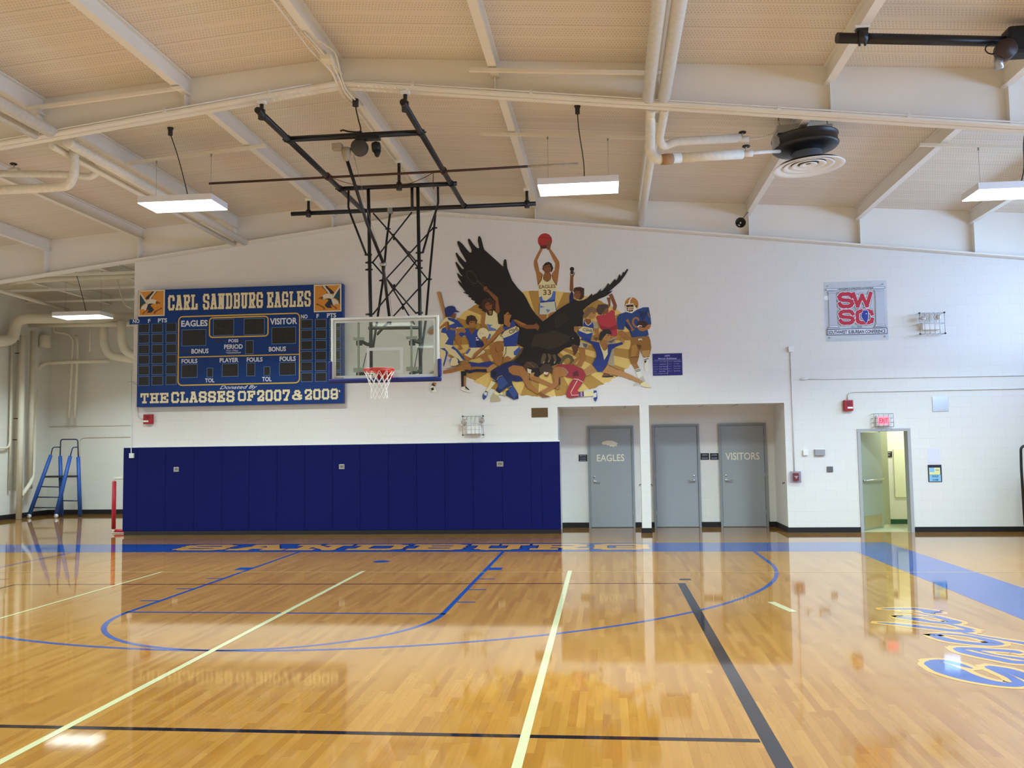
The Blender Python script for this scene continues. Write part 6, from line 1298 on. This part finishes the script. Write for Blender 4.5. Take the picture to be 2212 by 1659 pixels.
# side backstop pipe at the upper right
sf = thing('side_backstop_frame','thick black pipe with a dark winch at the upper right picture edge','basketball frame',at_z(1808,82,6.3))
p0, p1 = at_z(1808,82,6.3), at_z(2330,93,6.3); mb = MB(); mb.tube([p0,p1],.058,20); obj('frame_pipe', mb, BLACKP, sf)
p = at_z(1862,80,6.3); mb = MB(); mb.tube([p+Vector((-.05,0,0)),p+Vector((.05,0,0))],.072,16); mb.box(p.x-.06,p.x+.06,p.y-.04,p.y+.04,p.z+.05,purlz(6.56)-.03); mb.tube([p+Vector((-.03,0,-.1)),p+Vector((-.03,0,.0))],.014,8); mb.tube([p+Vector((.03,0,-.1)),p+Vector((.03,0,.0))],.014,8); obj('hanger', mb, BLACKP, sf)
mb = MB(); mb.box(p.x-.08,p.x+.08,p.y-.05,p.y+.05,purlz(6.56)-.03,purlz(6.56)-.002); obj('beam_clamp', mb, WHITEP, sf)
c = at_z(2195,88,6.3); mb = MB(); mb.bevbox(c.x-.12,c.x+.5,c.y-.12,c.y+.12,c.z-.18,c.z+.13,.03); wn = obj('winch_body', mb, SLATE, sf)
c2_ = at_y(2172,108,c.y-.12); mb = MB(); mb.lathe(c2_,[(.001,-.07),(.11,-.06),(.11,.06),(.001,.07)],24,axis='y'); obj('winch_drum', mb, pm('winch_brown','#3c2d2a',.5), wn)
c3 = at_y(2157,138,c.y-.1); mb = MB(); mb.lathe(c3,[(.001,-.05),(.05,-.05),(.045,.07),(.001,.07)],16); obj('winch_cap', mb, GALV, wn)
c4_ = at_z(2143,98,6.24); mb = MB(); mb.tube([c4_+Vector((.14*math.cos(k*.45)*.6-.0,-.02,-.05+.06*math.sin(k*.45))) for k in range(13)],.008,6); obj('cable_loop', mb, CORD, wn)
# ---------------------------------------------------------------- alcove services
YV = 8.45
AP = pm('alcove_pipe_paint', '#ddd6c4', .55, var=.08, scale=8)
def av(*pts): return [at_y(q[0],q[1],q[2] if len(q) > 2 else YV) for q in pts]
pipe('main_duct_pipe', [at_x(-40,740,-12.32),at_x(28,735,-12.32),at_x(36,688,-12.30)]+av((300,686)), .145, 'fat lagged main pipe crossing the alcove wall behind the alcove light', m=AP, rad=.28, n=24)
pipe('main_duct_pipe', av((52,702,8.1),(300,700,8.1)), .075, 'smaller lagged pipe just below the fat main pipe of the alcove', m=AP, rad=.2)
pipe('alcove_elbow_pipe', av((224,694,8.2),(224,742,8.2),(236,768,8.2),(300,778,8.2)), .115, 'fat elbow pipe dropping behind the wall corner, left one', m=AP, rad=.3, n=20)
pipe('alcove_elbow_pipe', av((263,694,8.0),(262,735,8.0),(272,762,8.0),(305,772,8.0)), .115, 'fat elbow pipe dropping behind the wall corner, right one', m=AP, rad=.3, n=20)
pipe('alcove_riser', [(-12.24,7.3,5.0),(-12.24,7.3,0.004)], .075, 'tall thick riser pipe running to the floor in the alcove corner', m=AP, rad=.05, n=20)
pipe('alcove_riser', [(-12.35,at_x(68,880,-12.35).y,5.2),(-12.35,at_x(68,880,-12.35).y,at_x(65,1056,-12.35).z)], .07, 'thick riser pipe ending half way down the alcove wall', m=AP, rad=.05, n=20)
pipe('alcove_riser', av((238,779,8.6),(95,784,8.6),(79,802,8.6),(76,900,8.4),(71.5,1036,7.95))+[Vector((-12.22,7.36,.62))], .055, 'riser bending from the alcove wall down to the floor stack', m=AP, rad=.25)
for (a, b, c_, lb) in ((15,22,'','first thin riser from the left edge of the picture'),(27,33,'','second thin riser from the left edge of the picture'),(38,38,'','third thin riser from the left edge of the picture')):
    pipe('thin_riser', [(-12.53,at_x(a+10,850,-12.53).y,4.9),(-12.53,at_x(a+10,850,-12.53).y,at_x(a+5,1060,-12.53).z)], .028, lb, m=AP, rad=.05)
pipe('thin_riser', [(-12.5,at_x(24,850,-12.5).y,4.9),(-12.5,at_x(24,850,-12.5).y,at_x(22,968,-12.5).z),(-12.5,at_x(24,850,-12.5).y-2.5,at_x(22,968,-12.5).z)], .03, 'thin riser curling off the left picture edge', m=AP, rad=.2)
mb = MB()
for px, py in ((37,763),(34,904),(32,950)): p = at_x(px,py,-12.45); mb.tube([p-Vector((.06,0,0)),p+Vector((.06,0,0))],.012,8); mb.tube([p,p+Vector((-.06,0,0))],.01,8)
tag(obj('riser_valve_handles', mb, BLACKP), 'dark valve levers on the thin risers at the left edge', 'valve')
pipe('alcove_riser', av((116,700,8.7),(116,716,8.7),(150,722,8.7),(158,735,8.7),(155,800,8.7),(149,903,8.7)), .04, 'left one of two slim pipes hanging in the middle of the alcove wall', m=AP, rad=.1)
pipe('alcove_riser', av((164,724,8.72),(168,740,8.72),(166,800,8.72),(161,902,8.72)), .04, 'right one of two slim pipes hanging in the middle of the alcove wall', m=AP, rad=.1)
pipe('alcove_riser', av((196,690,8.5),(194,760,8.5)), .018, 'short slim stub pipe below the main pipe of the alcove', m=AP)
a,b,c_,d = wrect(82,722,103,752,8.5); mb = MB(); mb.lathe(((a+c_)/2,8.6,b),[(.001,0),(.13,.02),(.15,.06),(.15,d-b-.05),(.12,d-b),(.001,d-b)],24); tag(obj('alcove_tank', mb, AP), 'small white cylinder tank on pipes in the alcove corner', 'tank')
pipe('alcove_ceiling_pipe', av((20,611,5.3),(60,606,5.3),(180,600,5.3),(305,594,5.3)), .07, 'long white pipe under the alcove roof crossing to the wall corner', m=AP)
pipe('alcove_ceiling_pipe', [at_y(-20,622,4.6),at_y(148,670,8.6)], .05, 'long white pipe under the alcove roof running back to the rear wall', m=AP)
pipe('cable_loop', av((252,575,6.0),(255,612,6.0),(262,640,6.0),(270,660,6.0),(284,666,6.0)), .015, 'pale cable drooping from the alcove roof', m=AP, cat='cable', rad=.3)
for z, y_ in ((921,0),(945,0)):
    pass
mb = MB(); mb.tube(av((80,922,YA-.02),(300,918,YA-.02)),.012,8); tag(obj('conduit', mb, AP), 'thin conduit along the alcove rear wall, upper one', 'conduit')
mb = MB(); mb.tube(rnd(av((172,1000,YA-.02),(172,950,YA-.02),(180,945,YA-.02),(300,943,YA-.02)),.1),.012,8); tag(obj('conduit', mb, AP), 'thin conduit along the alcove rear wall, lower one bending down behind the ladder', 'conduit')
pipe('thin_riser', av((99,790,YA-.03),(99,955,YA-.03)), .012, 'thin vertical conduit on the alcove rear wall', m=AP)
# ---------------------------------------------------------------- rolling referee stand
LAD = pm('ladder_blue_pad', '#2450a0', .5, var=.05, scale=5); LADT = pm('ladder_dark_tube', '#1d2450', .4)
def lz(px, py): return at_z(px, py, 0)
rs = thing('referee_stand', 'blue padded volleyball referee stand against the alcove rear wall', 'ladder', at_z(125,1118,0))
f1, f2 = lz(79,1117), lz(119,1119); b1, b2 = lz(133,1117), lz(173,1117)
Yf = (f1.y+f2.y)/2; Yb = 8.15
F1 = Vector((f1.x,7.75,.06)); F2 = Vector((f2.x,7.75,.06)); B1 = Vector((at_y(133,1117,Yb).x,Yb,.03)); B2 = Vector((at_y(173,1117,Yb).x,Yb,.03))
T1, T2 = at_y(110,983,Yb-.15), at_y(152,985,Yb-.15); U1, U2 = at_y(130,985,Yb), at_y(169,987,Yb)
for a, b in ((F1,T1),(F2,T2),(B1,U1),(B2,U2)): 
    mb = MB(); mb.tube([a,a*.5+b*.5,b],[.055,.055,.05],14); obj('padded_leg', mb, LAD, rs)
G1, G2 = at_y(131,949,Yb), at_y(168,949,Yb)
mb = MB(); mb.tube(rnd([U1,G1,G2,U2],.08),.017,10); obj('guard_rail', mb, LADT, rs)
for T, U, px in ((T1,U1,(114,966)),(T2,U2,(157,966))):
    k = at_y(*px, Yb-.1); mb = MB(); mb.tube(rnd([T,k,Vector((U.x,U.y,k.z))],.06),.015,10); obj('hand_rail', mb, LADT, rs)
for py0, py1 in ((1053,1053),(1076,1076),(1099,1099)):
    t = (py0-983)/(1117-983); a = T1*(1-t)+F1*t; b = T2*(1-t)+F2*t; mb = MB(); mb.tube([a,b],.016,10); obj('rung', mb, LADT, rs)
for t in (.75,): 
    a = U1*(1-t)+B1*t; b = U2*(1-t)+B2*t; mb = MB(); mb.tube([a,b],.016,10); obj('rung', mb, LADT, rs)
t = (1031-983)/(1117-983); a = T1*(1-t)+F1*t; b = U2*(1-t)+B2*t
mb = MB(); mb.box(min(a.x,U1.x)+.02,b.x,a.y,b.y+.02,a.z-.03,a.z+.02); obj('platform', mb, pm('platform_black','#22252c',.5), rs)
for q in (F1,F2): mb = MB(); mb.lathe((q.x+.03,q.y-.03,.055),[(.001,-.02),(.055,-.02),(.055,.02),(.001,.02)],18,axis='y'); obj('caster', mb, pm('caster_white','#cfcfca',.4), rs)
# ---------------------------------------------------------------- red floor-hockey goal behind the wall corner
RG = pm('goal_red_pad', '#b01a2e', .5, var=.05); 
gx = at_z(245,1152,0).x; gy = 3.36
go = thing('floor_hockey_goal','red padded floor hockey goal peeping out behind the left end of the blue pads','goal',(gx,gy,0))
zt = at_y(242,1034,gy).z
mb = MB(); mb.tube([(gx,gy,.10),(gx,gy,zt-.06)],.045,14); obj('red_post', mb, RG, go)
mb = MB(); mb.tube([(gx+.05,gy,.045),(gx+.40,gy,.045)],.045,14); obj('red_base_pad', mb, RG, go)
WHG = pm('goal_white_tube','#d8d2c4',.4)
mb = MB(); mb.tube([(gx,gy,.02),(gx,gy,.10)],.03,12); mb.tube(rnd([(gx,gy,zt-.06),(gx,gy,zt),(gx,gy+.45,zt+.02),(gx,gy+.9,.03)],.06),.02,10); mb.tube([(gx,gy,zt),(gx+.5,gy+.02,zt)],.02,10); mb.tube([(gx-.02,gy-.03,.012),(gx+.42,gy-.03,.012)],.012,8); mb.tube([(gx,gy+.9,.03),(gx+.5,gy+.9,.03)],.02,10); obj('goal_tube', mb, WHG, go)
mb = MB(); 
for k in range(7): mb.tube([(gx+.06+k*.06,gy+.75,.02),(gx+.06+k*.06,gy+.6,.32)],.004,5)
for k in range(5): mb.tube([(gx+.04,gy+.75-.03*k,.05+.06*k),(gx+.46,gy+.75-.03*k,.05+.06*k)],.004,5)
obj('goal_net', mb, pm('net_black','#2c2c30',.7), go)
# ---------------------------------------------------------------- cart at the right edge
cy_ = 2.2; cx_ = at_y(2208,1060,cy_).x
ct = thing('folding_cart','black tube framed folding cart cut by the right picture edge','cart',(cx_+.6,cy_,0))
z1 = at_y(2208,963,cy_).z
mb = MB(); mb.tube(rnd([at_y(2214,1135,cy_),at_y(2206,1010,cy_),at_y(2205,963,cy_),(cx_+1.05,cy_,z1),(cx_+1.1,cy_,.14)],.09),.024,12); obj('cart_frame', mb, BLACKP, ct)
mb = MB(); mb.bevbox(cx_+.10,cx_+1.02,cy_+.0,cy_+.04,.25,z1-.25,.01); obj('cart_panel', mb, pm('cart_brown','#4a3128',.5,var=.15), ct)
for x in (cx_+.1,cx_+1.05): mb = MB(); mb.lathe((x,cy_,.06),[(.001,-.02),(.06,-.02),(.06,.02),(.001,.02)],18,axis='y'); mb.tube([(x,cy_,.06),(x,cy_,.15)],.02,8); obj('caster', mb, BLACKP, ct)
mb = MB(); mb.tube([(cx_+.1,cy_,.14),(cx_+1.1,cy_,.14)],.022,10); obj('cart_base', mb, BLACKP, ct)
